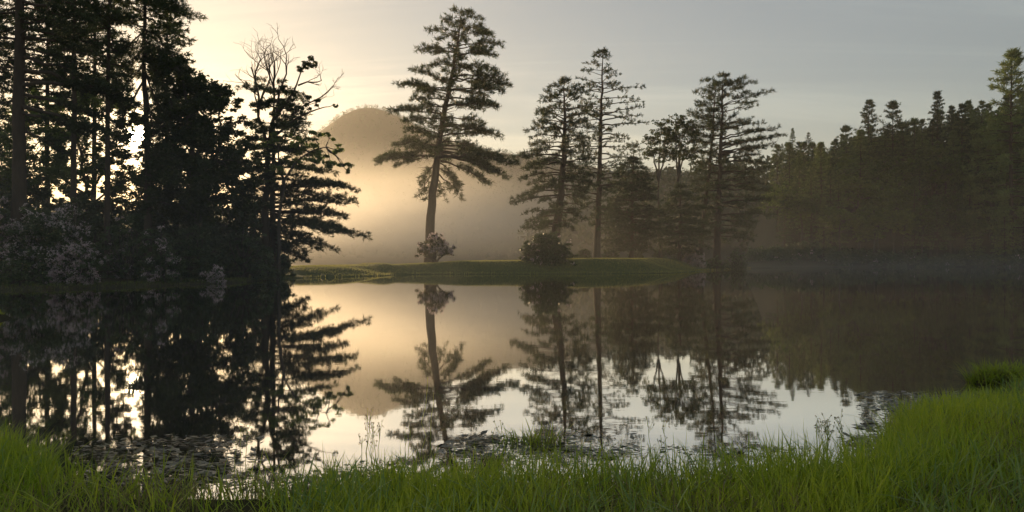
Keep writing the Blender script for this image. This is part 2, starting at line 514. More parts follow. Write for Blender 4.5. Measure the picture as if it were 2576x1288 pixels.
# ------------------------------------------------------------------ trees
def needles(mb, P, D, k, Ln, Wd, spread, rng, mat=0, var=None):
    n = len(P)
    if n == 0: return
    d = norm(norm(D)[:, None, :] + spread * rng.randn(n, k, 3))
    sd = norm(np.cross(d, rng.randn(n, k, 3)))
    ln = Ln * rng.uniform(0.6, 1.2, (n, k, 1)); wd = Wd * rng.uniform(0.6, 1.3, (n, k, 1))
    p = P[:, None, :] + rng.randn(n, k, 3) * Ln * 0.18
    v = np.stack([p - sd * wd * 0.5, p + sd * wd * 0.5, p + d * ln], 2).reshape(-1, 3)
    if var is None: var = rng.rand(n)
    mb.add(v, np.arange(n * k * 3).reshape(-1, 3), mat, np.repeat(np.clip(var, 0, 1), k * 3))

def curve(p0, p1, n, sag, rng, jit=0.0):
    """sag > 0: bows upward between the ends"""
    s = np.linspace(0, 1, n)[:, None]
    p = p0 * (1 - s) + p1 * s
    L_ = np.linalg.norm(p1 - p0)
    p[:, 2] += (sag * L_ * 4 * s * (1 - s))[:, 0]
    if jit: p[1:-1] += rng.randn(n - 2, 3) * jit * L_
    return p

class Conifer:
    def __init__(s, axis, r0, seed, ndl=0.45, ndw=0.10, k=7, tuft_gap=0.30, sparse=1.0):
        s.axis = np.array(axis, float)                  # from the base to the top
        s.r0 = r0; s.rng = np.random.RandomState(seed)
        s.wood = MB(); s.leaf = MB()
        s.ndl, s.ndw, s.k, s.gap, s.sparse = ndl, ndw, k, tuft_gap, sparse
        zz = s.axis[:, 2]
        s.z0, s.z1 = zz[0], zz[-1]
        zs = np.linspace(s.z0 - 0.4, s.z1, 22)
        pts = np.stack([np.interp(zs, zz, s.axis[:, 0]), np.interp(zs, zz, s.axis[:, 1]), zs], 1)
        pts[1:-1, :2] += s.rng.randn(20, 2) * r0 * 0.09
        t = np.clip((zs - s.z0) / (s.z1 - s.z0), 0, 1)
        rad = r0 * (1 - t) ** 0.85 * (1 + 0.35 * np.exp(-t * 30)) + 0.02
        s.wood.tube(pts, rad, 10)
        s.T = []; s.TD = []; s.TV = []
    def at(s, z):
        zz = s.axis[:, 2]
        return np.array((np.interp(z, zz, s.axis[:, 0]), np.interp(z, zz, s.axis[:, 1]), z))
    def rad(s, z):
        t = np.clip((z - s.z0) / (s.z1 - s.z0), 0, 1)
        return s.r0 * (1 - t) ** 0.85 + 0.02
    def branch(s, z, tip, sag=0.04, fs=0.35, tw=0.30, dens=1.0, droop=0.0, lift=0.25, thick=1.0, bare=False):
        rng = s.rng
        p0 = s.at(z); tip = np.asarray(tip, float)
        Lb = np.linalg.norm(tip - p0)
        n = max(6, int(Lb / 0.7))
        c = curve(p0, tip, n, sag, rng, 0.012)
        rb = min(s.rad(z) * 0.55, 0.018 * Lb + 0.018)
        s.wood.tube(c, rb * (1 - 0.9 * np.linspace(0, 1, n)), 5)
        if bare: return
        step = 0.34 / (dens * s.sparse)
        m = max(4, int(Lb * (1 - fs) / step))
        ss = fs + (1 - fs) * (np.arange(m) + rng.rand(m)) / m
        idx = np.linspace(0, 1, n)
        for i, q in enumerate(ss):
            b = np.array([np.interp(q, idx, c[:, a]) for a in range(3)])
            q2 = min(q + 0.05, 1.0); b2 = np.array([np.interp(q2, idx, c[:, a]) for a in range(3)])
            q1 = max(q - 0.05, 0.0); b1 = np.array([np.interp(q1, idx, c[:, a]) for a in range(3)])
            d = norm(b2 - b1)
            side = np.cross(d, (0, 0, 1.0)); side = norm(side) * (1 if i % 2 else -1)
            el = (1 - q) * 0.9 + 0.25
            tl = max(0.35, Lb * tw * el * rng.uniform(0.55, 1.15)) * min(1.0, (q - fs) / (1 - fs) * 3 + 0.5)
            td = norm(d * rng.uniform(0.5, 1.0) + side * rng.uniform(0.35, 1.0) + np.array((0, 0, lift * rng.uniform(0.1, 1.2) - droop)))
            e = b + td * tl
            s.wood.tube(np.array([b, (b + e) / 2 + (0, 0, 0.03), e]), [0.022, 0.014, 0.006], 3)
            nt = max(2, int(tl / s.gap))
            ts = (np.arange(nt) + rng.rand(nt)) / nt * 0.85 + 0.2
            pts = b + (e - b) * ts[:, None] + rng.randn(nt, 3) * np.array((0.10, 0.10, 0.085 * thick)) * (s.ndl / 0.45)
            s.T.append(pts); s.TD.append(np.repeat((td + np.array((0, 0, 0.25 * thick - droop)))[None], nt, 0))
            s.TV.append(np.clip(rng.rand(nt) * 0.6 + 0.4 * rng.rand(), 0, 1))
    def finish(s, name, label, cat='tree', group=None, mat='pine', spread=0.85, bark='bark', crown='crown'):
        P = np.concatenate(s.T); D = np.concatenate(s.TD); V = np.concatenate(s.TV)
        needles(s.leaf, P, D, s.k, s.ndl, s.ndw, spread, s.rng, 0, V)
        base = s.axis[0]
        t = thing(name, base, label, cat, group)
        a = s.wood.build('trunk', M[bark], t, smooth=True, off=base)
        b = s.leaf.build(crown, M[mat], t, off=base)
        KIDS[t.name] = [a, b]
        return t

def profile_conifer(name, label, axis_px, d, r0, prof, tiers, seed, per=5, mat='pine', group=None, dense=1.0, droop=0.0, sag=0.03, fs=0.35, tw=0.30,
                    rise=0.0, lift=0.28, ndl=0.54, ndw=0.09, k=11, ydepth=0.9, base_y=None, sparse=1.0, gapf=0.0, thick=1.0):
    """axis_px: (px,py) from base to top; prof: (py, left px, right px); the crown narrows and widens with it"""
    pts = [PX(x, y, d) for x, y in axis_px]
    x0, y0 = pts[0][0], pts[0][1]
    pts[0][2] = gz1(x0, y0) - 0.05
    if pts[1][2] <= pts[0][2]: pts[1][2] = pts[0][2] + 0.5
    c = Conifer(pts, r0, seed, ndl, ndw, k, tuft_gap=0.24, sparse=sparse)
    rng = c.rng
    py_t = prof[0][0]; py_b = prof[-1][0]
    pp = [p[0] for p in prof]
    for i in range(tiers):
        f = (i + rng.uniform(-0.25, 0.25)) / max(tiers - 1, 1)
        f = min(max(f, 0), 1) ** 0.92
        py = py_t + (py_b - py_t) * f
        l_ = np.interp(py, pp, [p[1] for p in prof]) / F * d
        r_ = np.interp(py, pp, [p[2] for p in prof]) / F * d
        z = CAM_H + (HZ - py) / F * d
        a0 = rng.rand() * 6.28
        for b in range(per):
            if rng.rand() < gapf: continue
            az = a0 + b * 6.283 / per + rng.uniform(-0.4, 0.4)
            ca, sa = math.cos(az), math.sin(az)
            w = 0.5 + 0.5 * ca
            Rr = (l_ * (1 - w) + r_ * w)
            Rr *= (abs(ca) + ydepth * abs(sa)) * rng.uniform(0.62, 1.08)
            Rr = max(Rr, 0.35)
            up = rise(f) if callable(rise) else rise
            tz = z + Rr * up + rng.uniform(-0.05, 0.05) * Rr
            za = z - Rr * 0.02 + rng.uniform(-0.25, 0.25)
            za = min(max(za, c.z0 + 0.3), c.z1 - 0.05)
            p0 = c.at(za)
            tip = np.array((p0[0] + ca * Rr, p0[1] + sa * Rr, tz))
            c.branch(za, tip, sag, fs if Rr > 1.2 else 0.1, tw, dense * 1.35 * rng.uniform(0.8, 1.2), droop, lift, thick * 1.4)
    for i in range(tiers):
        py = rng.uniform(py_t, min(py_b + 60, HZ - 60)); z = CAM_H + (HZ - py) / F * d
        if z > c.z1 - 0.5: continue
        p0 = c.at(z); az = rng.rand() * 6.28; Lb = rng.uniform(0.7, 2.4)
        c.branch(z, p0 + np.array((math.cos(az) * Lb, math.sin(az) * Lb, rng.uniform(-0.35, 0.3) * Lb)), 0.02, 0.4, 0.4, 0.8, 0.0, 0.4, 2.0, bare=rng.rand() < 0.45)
    return c.finish(name, label, 'tree', group, mat)

# --- the lone leaning white pine on the lawn
def HP(zx, zy): return (925.7 + 0.573 * zx, 0.573 * zy)
D_H = 101.0
ax = [HP(*p) for p in [(272, 1165), (270, 1020), (283, 850), (300, 720), (315, 620), (335, 500), (355, 400), (378, 270), (395, 180), (408, 70), (412, 28)]]
pts = [PX(x, y, D_H) for x, y in ax]
pts[0][2] = gz1(pts[0][0], pts[0][1]) - 0.05
hp = Conifer(pts, 0.64, 21, ndl=0.55, ndw=0.085, k=13, tuft_gap=0.20)
hb = [  # where it leaves the trunk (row), tip (column, row), how far the foliage runs in
    (75, 320, 78), (60, 372, 50), (50, 455, 48), (90, 345, 100), (140, 265, 142), (150, 300, 160), (215, 213, 202), (232, 262, 238), (225, 300, 232), (285, 255, 302), (275, 310, 284),
    (372, 203, 322), (352, 290, 345), (402, 150, 396), (385, 195, 385), (442, 195, 440), (430, 250, 420), (505, 105, 500), (520, 140, 520), (470, 175, 470), (590, 162, 566), (560, 230, 545), (610, 210, 575),
    (640, 100, 618), (655, 160, 640), (690, 28, 684), (690, 55, 722), (680, 130, 735), (670, 190, 690),
    (65, 500, 82), (45, 445, 70), (110, 545, 132), (125, 500, 120), (155, 532, 168), (205, 585, 196), (215, 540, 205), (240, 566, 262), (250, 520, 255), (285, 560, 300), (300, 490, 318), (290, 450, 300),
    (352, 625, 368), (340, 600, 342), (355, 540, 352), (400, 596, 420), (395, 520, 405), (432, 560, 455), (470, 570, 492), (460, 500, 470), (515, 505, 532), (560, 580, 602), (545, 500, 565),
    (600, 520, 585), (640, 520, 662), (625, 470, 640), (650, 520, 690), (690, 640, 736), (680, 600, 762), (700, 528, 800), (660, 480, 700), (670, 560, 735),
]
for zy, tx, ty in hb:
    px0, py0 = HP(0, zy); z = CAM_H + (HZ - py0) / F * D_H
    p0 = hp.at(z)
    tp = PX(*HP(tx, ty), D_H)
    dx = tp[0] - p0[0]
    off = math.tan(hp.rng.uniform(-0.7, 0.7)) * abs(dx)
    tip = np.array((tp[0], D_H + off, tp[2]))
    low = zy > 560
    hp.branch(z, tip, 0.045 if not low else 0.05, 0.36 if abs(dx) > 2.5 else 0.12, 0.27, 1.7, 0.03, 0.30, 1.8)
for i, zy in enumerate(np.linspace(70, 690, 44)):          # limbs towards and away from the water
    px0, py0 = HP(0, zy); z = CAM_H + (HZ - py0) / F * D_H
    p0 = hp.at(z)
    Lb = (1.2 + 4.2 * ((zy - 50) / 640) ** 0.8) * hp.rng.uniform(0.6, 1.1)
    az = (math.pi / 2 if i % 2 else -math.pi / 2) + hp.rng.uniform(-0.6, 0.6)
    tip = p0 + np.array((math.cos(az) * Lb, math.sin(az) * Lb, -0.06 * Lb))
    hp.branch(z, tip, 0.04, 0.45, 0.26, 1.2, 0.03, 0.3, 1.6)
for zy, tx, ty in [(705, 240, 775), (715, 222, 800), (740, 218, 862), (760, 245, 872), (700, 385, 790), (730, 400, 815), (750, 398, 858), (760, 330, 865), (735, 350, 760), (760, 300, 850)]:
    px0, py0 = HP(0, zy); z = CAM_H + (HZ - py0) / F * D_H
    tp = PX(*HP(tx, ty), D_H); tp[1] += hp.rng.uniform(1.0, 3.5)
    hp.branch(z, tp, 0.05, 0.4, 0.34, 1.3, 0.12, 0.15, 1.5)
for i in range(46):          # short sprays that break up the tiers
    zy = hp.rng.uniform(60, 700); px0, py0 = HP(0, zy); z = CAM_H + (HZ - py0) / F * D_H
    p0 = hp.at(z); az = hp.rng.rand() * 6.28; Lb = hp.rng.uniform(0.8, 2.2) * (0.6 + 0.8 * zy / 700)
    hp.branch(z, p0 + np.array((math.cos(az) * Lb, math.sin(az) * Lb, hp.rng.uniform(-0.35, 0.45) * Lb)), 0.02, 0.4, 0.4, 0.9, 0.0, 0.4, 2.0, bare=hp.rng.rand() < 0.3)
for zy, tx, ty in [(735, 215, 738), (830, 258, 812), (480, 262, 450), (475, 330, 455)]:   # dead snags
    px0, py0 = HP(0, zy); z = CAM_H + (HZ - py0) / F * D_H
    hp.branch(z, PX(*HP(tx, ty), D_H), 0.03, bare=True)
hp.finish('pine_tree', 'tall lone pine leaning over the lawn above a pale flowering shrub')

# --- conifers on the lawn's far end
def Z4(zx, zy): return (1274.5 + 0.4947 * zx, 100.6 + 0.4947 * zy)
def prof4(rows): return [(100.6 + 0.4947 * r[0], 0.4947 * r[1], 0.4947 * r[2]) for r in rows]

profile_conifer('pine_tree', 'round topped pine rising behind the dense dark lakeside bush', [Z4(238, 1130), Z4(248, 1000), Z4(275, 800), Z4(290, 600), Z4(295, 400), Z4(292, 208)], 104, 0.62,
                prof4([(214, 20, 25), (240, 70, 80), (290, 105, 110), (330, 120, 120), (390, 150, 128), (440, 190, 130), (500, 165, 140), (560, 190, 140), (600, 260, 140), (650, 180, 140), (700, 190, 160), (780, 225, 140), (850, 180, 110), (935, 190, 90)]),
                25, 31, per=6, dense=0.95, rise=lambda f: 0.12 - 0.34 * f, sag=0.05, fs=0.42, tw=0.26, gapf=0.22, lift=0.2)
profile_conifer('hemlock_tree', 'tallest thin hemlock with sparse level tiers and a long bare trunk', [Z4(460, 1110), Z4(460, 1000), Z4(468, 800), Z4(478, 450), Z4(485, 200), Z4(487, 48)], 111, 0.48,
                prof4([(52, 14, 14), (90, 60, 45), (150, 80, 75), (185, 115, 90), (240, 115, 150), (280, 90, 195), (340, 90, 180), (400, 100, 205), (440, 100, 200), (520, 90, 150), (560, 110, 180), (640, 110, 150), (700, 130, 160), (780, 110, 120), (860, 90, 90), (960, 70, 90)]),
                34, 32, per=5, mat='hemlock', dense=0.62, rise=lambda f: 0.05 - 0.10 * f, sag=0.03, fs=0.40, tw=0.16, gapf=0.22, lift=0.1, ndl=0.40, ndw=0.10, k=8)
profile_conifer('pine_tree', 'broad spreading pine at the end of the lawn by the flowering shrubs', [Z4(1070, 1110), Z4(1072, 1000), Z4(1085, 700), Z4(1095, 400), Z4(1100, 180), Z4(1085, 172)][:5], 126, 0.62,
                prof4([(180, 12, 14), (215, 60, 60), (245, 70, 140), (300, 80, 195), (370, 100, 245), (430, 90, 190), (480, 100, 255), (525, 110, 290), (580, 120, 250), (640, 130, 295), (700, 120, 230), (800, 110, 220), (900, 100, 200), (1000, 90, 190)]),
                27, 33, per=6, dense=0.8, rise=lambda f: 0.22 - 0.34 * f, sag=0.02, fs=0.38, tw=0.22, gapf=0.2, lift=0.2)
profile_conifer('pine_tree', 'slim leaning pine crossing behind the broad spreading pine', [Z4(983, 1110), Z4(990, 1020), Z4(1022, 740), Z4(1050, 460), Z4(1062, 215)], 128, 0.45,
                prof4([(220, 70, 20), (245, 90, 30), (290, 100, 40), (350, 118, 50), (400, 118, 60), (470, 100, 60), (560, 90, 70), (680, 70, 70)]),
                17, 34, per=5, dense=0.8, rise=lambda f: 0.22 - 0.2 * f, sag=0.03, fs=0.4, tw=0.24, gapf=0.25)
profile_conifer('hemlock_tree', 'low bushy dark hemlock beside the tall thin one', [Z4(635, 1110), Z4(636, 1000), Z4(640, 800), Z4(645, 590)], 117, 0.3,
                prof4([(600, 14, 14), (650, 75, 55), (700, 105, 90), (800, 130, 130), (900, 165, 165), (980, 150, 150), (1060, 95, 95)]),
                22, 35, per=7, mat='hemlock', dense=0.95, rise=lambda f: 0.0 - 0.15 * f, sag=0.03, fs=0.2, tw=0.26, droop=0.12, lift=0.1, ndl=0.40)
profile_conifer('hemlock_tree', 'short bushy hemlock under the airy forked trees', [Z4(880, 1110), Z4(880, 1000), Z4(884, 880), Z4(886, 730)], 120, 0.28,
                prof4([(740, 14, 14), (800, 85, 85), (900, 125, 120), (980, 130, 130), (1070, 100, 100)]),
                16, 36, per=7, mat='hemlock', dense=0.95, rise=lambda f: 0.0 - 0.15 * f, sag=0.03, fs=0.2, tw=0.26, droop=0.12, lift=0.1, ndl=0.40)
profile_conifer('pine_tree', 'faint pine top standing in the mist behind the low hemlock', [Z4(640, 1110), Z4(640, 900), Z4(645, 700), Z4(648, 525)], 150, 0.3,
                prof4([(530, 10, 12), (570, 70, 60), (640, 100, 80), (740, 120, 110), (860, 120, 120)]),
                13, 37, per=5, dense=0.6, rise=lambda f: 0.15 - 0.2 * f, sag=0.03, fs=0.35, tw=0.24, gapf=0.15)

# --- broadleaf trees and shrubs: stems that fork towards leaf clumps
def leaf_quads(mb, c, size, rng, mat=0, var=None, flat=0.6):
    n = len(c)
    if n == 0: return
    a = norm(rng.randn(n, 3) * (1, 1, flat)); nn = norm(rng.randn(n, 3) * 0.7 + (0, 0, 0.6)); b = norm(np.cross(nn, a))
    s = (size * rng.uniform(0.6, 1.25, n))[:, None]
    v = np.stack([c - a * s * 0.55, c + b * s * 0.32 + a * s * 0.05, c + a * s * 0.6, c - b * s * 0.32 + a * s * 0.05], 1).reshape(-1, 3)
    i = np.arange(n)[:, None] * 4
    f = np.concatenate([i + (0, 1, 2), i + (0, 2, 3)])
    if var is None: var = rng.rand(n)
    mb.add(v, f, mat, np.repeat(var, 4))

def lobe_points(c, r, n, rng, shell=0.55):
    q = norm(rng.randn(n, 3)) * (shell + (1 - shell) * rng.rand(n, 1)) ** 1.0
    return c + q * r

def broadleaf(name, label, base, stems, lobes, seed, leaf=0.2, dens=1.0, mat='oak', bark='bark2', r0=0.25, cat='tree', group=None, sub=None, blossom=None, twigs=True, crown='crown', bare=None, subr=0.34):
    """base: point; stems: list of point lists; lobes: (centre, (rx,ry,rz), weight)"""
    rng = np.random.RandomState(seed)
    base = np.asarray(base, float)
    wood, leafm, flo = MB(), MB(), MB()
    nodes = []
    for st, rr in stems:
        st = np.array(st, float)
        n = max(5, len(st) * 3)
        u = np.linspace(0, 1, len(st)); uu = np.linspace(0, 1, n)
        p = np.stack([np.interp(uu, u, st[:, k]) for k in range(3)], 1)
        p[1:-1] += rng.randn(n - 2, 3) * 0.03 * np.linalg.norm(st[-1] - st[0]) / n * 3
        wood.tube(p, rr * (1 - 0.78 * uu), 7)
        nodes += list(p[int(n * 0.3):])
    nodes = np.array(nodes)
    for c, r, w in lobes:
        c = np.asarray(c, float); r = np.asarray(r, float)
        j = np.argmin(np.linalg.norm(nodes - c - (0, 0, -r[2] * 0.6), axis=1))
        if twigs:
            p = curve(nodes[j], c, 6, 0.03, rng, 0.03)
            wood.tube(p, np.linspace(0.035, 0.015, 6) * (1 + np.linalg.norm(c - nodes[j]) * 0.25), 4)
        rm = r.mean()
        nsub = sub or max(5, int(10 * w * (rm / 1.2) ** 1.2))
        sc = lobe_points(c, r, nsub, rng, 0.35)
        for q in sc:
            if twigs:
                p = curve(c, q, 4, 0.05, rng, 0.05)
                wood.tube(p, np.linspace(0.02, 0.006, 4) * (1 + 0.2 * rm), 3)
            sr = rm * subr * rng.uniform(0.6, 1.3)
            nl = int(dens * w * 26 * (sr / leaf) ** 1.7 * 0.62) + 8
            pts = lobe_points(q, np.array((sr, sr, sr * 0.62)), nl, rng, 0.15)
            base_v = rng.rand() * 0.5
            leaf_quads(leafm, pts, leaf, rng, 0, np.clip(base_v + rng.rand(nl) * 0.5, 0, 1))
            if blossom and rng.rand() < blossom[0]:
                k = blossom[1]
                fp = lobe_points(q + (0, 0, sr * 0.25), np.array((sr, sr, sr * 0.7)), k, rng, 0.8)
                fp = fp[fp[:, 2] > q[2] - sr * 0.35]
                for fc in fp:
                    m = 7
                    pp = fc + rng.randn(m, 3) * blossom[2] * 0.6
                    leaf_quads(flo, pp, blossom[2], rng, 0, np.clip(rng.rand() * 0.6 + rng.rand(m) * 0.4, 0, 1), 1.0)
    if bare:
        for st, rr in bare:                      # leafless forking limbs
            def grow(p0, d, ln, r, lv):
                n = 5
                p = [p0]; dd = d
                for _ in range(n):
                    dd = norm(dd + rng.randn(3) * 0.16 + (0, 0, 0.05)); p.append(p[-1] + dd * ln / n)
                wood.tube(np.array(p), np.linspace(r, r * 0.45, n + 1), 5 if lv < 2 else 3)
                if lv >= 4: return
                for _ in range(3 if lv < 3 else 2):
                    k = rng.randint(2, n + 1)
                    grow(p[k], norm(dd + rng.randn(3) * 0.55), ln * rng.uniform(0.45, 0.72), max(r * 0.5, 0.014), lv + 1)
            st = np.array(st, float)
            grow(st[0], norm(st[1] - st[0]), np.linalg.norm(st[1] - st[0]), rr, 1)
    t = thing(name, base, label, cat, group)
    kids = [wood.build('trunk' if cat == 'tree' else 'stem', M[bark], t, smooth=True, off=base)]
    if leafm.n: kids.append(leafm.build(crown if cat == 'tree' else 'foliage', M[mat], t, off=base))
    if flo.n: kids.append(flo.build('blossoms', M['blossom'], t, off=base))
    KIDS[t.name] = kids
    return t

def P4(zx, zy, d, off=0.0):
    p = PX(*Z4(zx, zy), d); p[1] += off; return p
def on_ground(p): return np.array((p[0], p[1], gz1(p[0], p[1]) - 0.05))

# airy forked trees between the hemlocks and the broad pine
for nm, lab, bx, fork, tops, lob, sd in [
    ('forked_tree', 'airy forked broadleaf tree beside the low bushy hemlock', 785, (772, 720), [(725, 540), (790, 470), (830, 520)],
     [(780, 450, 48), (735, 520, 42), (805, 520, 45), (720, 580, 36), (770, 585, 45), (835, 470, 34), (825, 585, 38)], 41),
    ('forked_tree', 'airy multi stemmed broadleaf tree beside the slim leaning pine', 880, (870, 720), [(850, 450), (905, 430), (940, 470), (880, 500)],
     [(862, 425, 42), (915, 425, 48), (955, 455, 40), (885, 490, 45), (935, 520, 45), (860, 545, 40), (905, 590, 45), (965, 570, 40), (845, 490, 34)], 42)]:
    d = 122 + (sd - 41) * 2
    b = on_ground(P4(bx, 1050, d))
    fk = P4(*fork, d)
    r = np.random.RandomState(sd)
    stems = [([b, fk], 0.30)] + [([fk, (fk + P4(tx, ty, d, o)) / 2 + (0, 0, 0.3), P4(tx, ty, d, o)], 0.17) for (tx, ty), o in zip(tops, (-1.2, 0.8, 1.4, -0.5))]
    lobes = [(P4(x, y, d, r.uniform(-1.6, 1.6)), np.array((rr, rr, rr * 0.8)) * 1.25 * 0.4947 / F * d, 0.8) for x, y, rr in lob]
    broadleaf(nm, lab, b, stems, lobes, sd, leaf=0.28, dens=0.55, mat='oak', r0=0.3, sub=26, subr=0.36)

def shrub(name, label, cx, by, w, h, d, seed, mat='rhodo', blossom=None, leaf=0.22, dens=1.0, cat='shrub', group=None, loose=False, nl=None):
    """cx, by: foot of the shrub in the view; w, h: its size there"""
    rng = np.random.RandomState(seed)
    p = PX(cx, by, d); b = on_ground(p)
    Wm, Hm = w / F * d, max(h / F * d, 0.5)
    n = nl or max(6, int(7 * (Wm / Hm) ** 0.6 + Hm * 1.2))
    lobes = []; stems = []
    for i in range(n):
        th = rng.rand() * 6.28; rr = math.sqrt(rng.rand()) * 0.36 * Wm
        x = b[0] + math.cos(th) * rr; y = b[1] + math.sin(th) * rr * 0.8
        edge = rr / (0.36 * Wm)
        zt = Hm * (0.84 - 0.40 * edge ** 2) * rng.uniform(0.7, 1.05)
        rl = min(Wm * 0.22, Hm * 0.30) * rng.uniform(0.8, 1.15)
        zs = [zt] if loose else [zt, zt * 0.52, zt * 0.18]
        for zz in zs:
            q = (zz / max(zt, .1))
            lobes.append((np.array((x + (x - b[0]) * 0.25 * (1 - q), y, b[2] + zz)), np.array((rl, rl, rl * 0.8)), 1.0))
        stems.append(([b + rng.randn(3) * (0.15 * Wm * 0.3, 0.1, 0), (b + np.array((x, y, b[2] + zt))) / 2 + rng.randn(3) * 0.1, np.array((x, y, b[2] + zt))], 0.03 + 0.012 * Hm))
    return broadleaf(name, label, b, stems, lobes, seed, leaf=leaf, dens=dens, mat=mat, cat=cat, group=group, blossom=blossom)

# shrubs on the lawn
shrub('azalea_shrub', 'loose pale pink flowering shrub at the foot of the lone pine', 1092, 668, 108, 70, 93, 51, 'azalea', (0.42, 6, 0.17), 0.17, 0.9, loose=True, nl=26)
shrub('rhododendron_shrub', 'large dense dark bush at the edge of the lawn under the round topped pine', 1372, 682, 124, 92, 91, 52, 'rhodo', (0.10, 3, 0.16), 0.2, 1.2)
shrub('azalea_shrub', 'small flowering shrub at the foot of the slim leaning pine', 1745, 654, 66, 42, 121, 53, 'azalea', (0.7, 8, 0.22), 0.2, 0.9)
for i, (cx, by, w, h, d) in enumerate([(1535, 652, 50, 34, 116), (1600, 650, 46, 30, 124), (1655, 648, 40, 36, 126), (1800, 662, 50, 36, 124), (1850, 668, 66, 50, 132), (1700, 650, 44, 30, 130), (1470, 655, 44, 30, 118)]):
    shrub('undergrowth_shrub', ['low pale shrub by the thin hemlock trunk', 'low shrub under the bushy hemlock', 'low round shrub under the forked tree', 'dark shrub at the foot of the broad spreading pine',
          'wide dark shrub where the lawn runs out into the water', 'low shrub between the forked trees and the flowering shrub', 'faint low shrub between the dense bush and the thin hemlock'][i], cx, by, w, h, d, 60 + i, 'rhodo', None, 0.24, 0.8)

# --- dark trees on the near bank
def lobes_px(rows, d, seed, dz=1.6, w=1.0):
    r = np.random.RandomState(seed)
    out = []
    for row in rows:
        x, y, rr = row[:3]
        c = PX(x, y, d); c[1] += r.uniform(-dz, dz)
        R = rr / F * d
        out.append((c, np.array((R, R, R * 0.85)), w))
    return out

d = 46.0
b = on_ground(PX(48, 700, d))
c = Conifer([b, PX(48, 450, d), PX(50, 0, d), PX(56, -520, d)], 0.42, 71, ndl=0.30, ndw=0.075, k=11, tuft_gap=0.15)
rng = c.rng
for y0, tx, ty in [(40, 190, 90), (70, 240, 110), (95, 260, 140), (120, 210, 165), (140, 285, 225), (175, 330, 255), (200, 300, 240), (218, 320, 225), (235, 270, 300), (280, 250, 350), (265, 330, 360), (325, 160, 385), (330, 120, 350),
                   (20, 170, 40), (0, 250, 60), (30, -110, 60), (100, -90, 110), (170, -130, 175), (150, -60, 190), (60, -40, 90), (250, -60, 300)]:
    z = CAM_H + (HZ - y0) / F * d
    t = PX(tx, ty, d); t[1] += rng.uniform(-1.5, 1.5)
    c.branch(z, t, 0.03, 0.34, 0.32, 1.8, 0.1, 0.15, 1.5)
for i in range(46):
    z = rng.uniform(CAM_H + 13, CAM_H + 27); az = rng.rand() * 6.28; Lb = rng.uniform(2.5, 5.0) * (1 - (z - 14) / 22)
    p0 = c.at(z); c.branch(z, p0 + np.array((math.cos(az) * Lb, math.sin(az) * Lb, -0.1 * Lb)), 0.03, 0.35, 0.28, 0.6, 0.05, 0.15)
c.finish('pine_tree', 'great dark pine with a thick bare trunk and drooping limbs on the wooded bank')

def bank_pine(label, ax, d, r0, rows, seed, dens=0.8, ndl=0.27, **kw):
    axis = [on_ground(PX(ax[0][0], 700, d))] + [PX(x, y, d) for x, y in ax]
    c = Conifer(axis, r0, seed, ndl=ndl * 1.25, ndw=0.062, k=13, tuft_gap=0.15)
    rng = c.rng
    for y0, tx, ty in rows:
        z = CAM_H + (HZ - y0) / F * d
        t = PX(tx, ty, d); dx = t[0] - c.at(z)[0]
        t[1] += math.tan(rng.uniform(-0.7, 0.7)) * abs(dx)
        c.branch(z, t, kw.get('sag', 0.04), kw.get('fs', 0.3), kw.get('tw', 0.30), dens * 1.9, kw.get('droop', 0.05), 0.28, 1.8)
    for _ in range(kw.get('extra', 30)):
        y0 = rng.uniform(*kw.get('yr', (-250, 250))); z = CAM_H + (HZ - y0) / F * d
        if z > c.z1 - 0.5: continue
        az = rng.rand() * 6.28; Lb = rng.uniform(1.5, 3.4) * kw.get('xl', 1.0)
        p0 = c.at(z); c.branch(z, p0 + np.array((math.cos(az) * Lb * 0.7, math.sin(az) * Lb, -0.08 * Lb)), 0.04, 0.25, 0.32, dens * 1.7, 0.05, 0.28, 1.8)
    return c.finish('pine_tree', label)

bank_pine('slender straight pine next to the great dark pine', [(185, 600), (186, 200), (190, -260)], 51, 0.20,
          [(y, x, y + r) for y, x, r in [(-150, 120, 20), (-100, 260, 20), (-60, 110, 20), (-20, 280, 10), (10, 100, 15), (30, 300, 20), (60, 110, 25), (90, 290, 20), (120, 120, 20), (150, 270, 15), (180, 130, 15), (215, 250, 20), (240, 150, 15)]], 72, yr=(-240, 215), extra=44)
bank_pine('slender pine whose trunk stands between the sun and the straight pine', [(270, 600), (271, 250), (280, -300)], 53, 0.19,
          [(y, x, y + r) for y, x, r in [(-150, 200, 20), (-120, 380, 20), (-60, 190, 20), (-20, 390, 10), (10, 190, 15), (40, 370, 20), (70, 200, 25), (100, 380, 20), (130, 200, 20), (160, 350, 20), (190, 210, 15), (215, 330, 15)]], 73, yr=(-260, 200), extra=44)
bank_pine('tall pine with upturned plumes rising over the dark oak', [(372, 600), (370, 340), (362, 160), (364, -240)], 55, 0.26,
          [(y, x, y + r) for y, x, r in [(-160, 440, -10), (-110, 290, 0), (-80, 465, 5), (-20, 460, 18), (-10, 470, 28), (10, 482, 38), (20, 440, 40), (45, 474, 62), (70, 440, 60), (80, 452, 82), (100, 466, 108), (110, 430, 130), (130, 450, 150),
                                         (0, 260, 10), (40, 250, 45), (80, 260, 90), (120, 255, 130), (160, 270, 170), (175, 430, 185), (200, 280, 205), (215, 410, 215)]], 74, yr=(-220, 200), extra=52, dens=1.0)

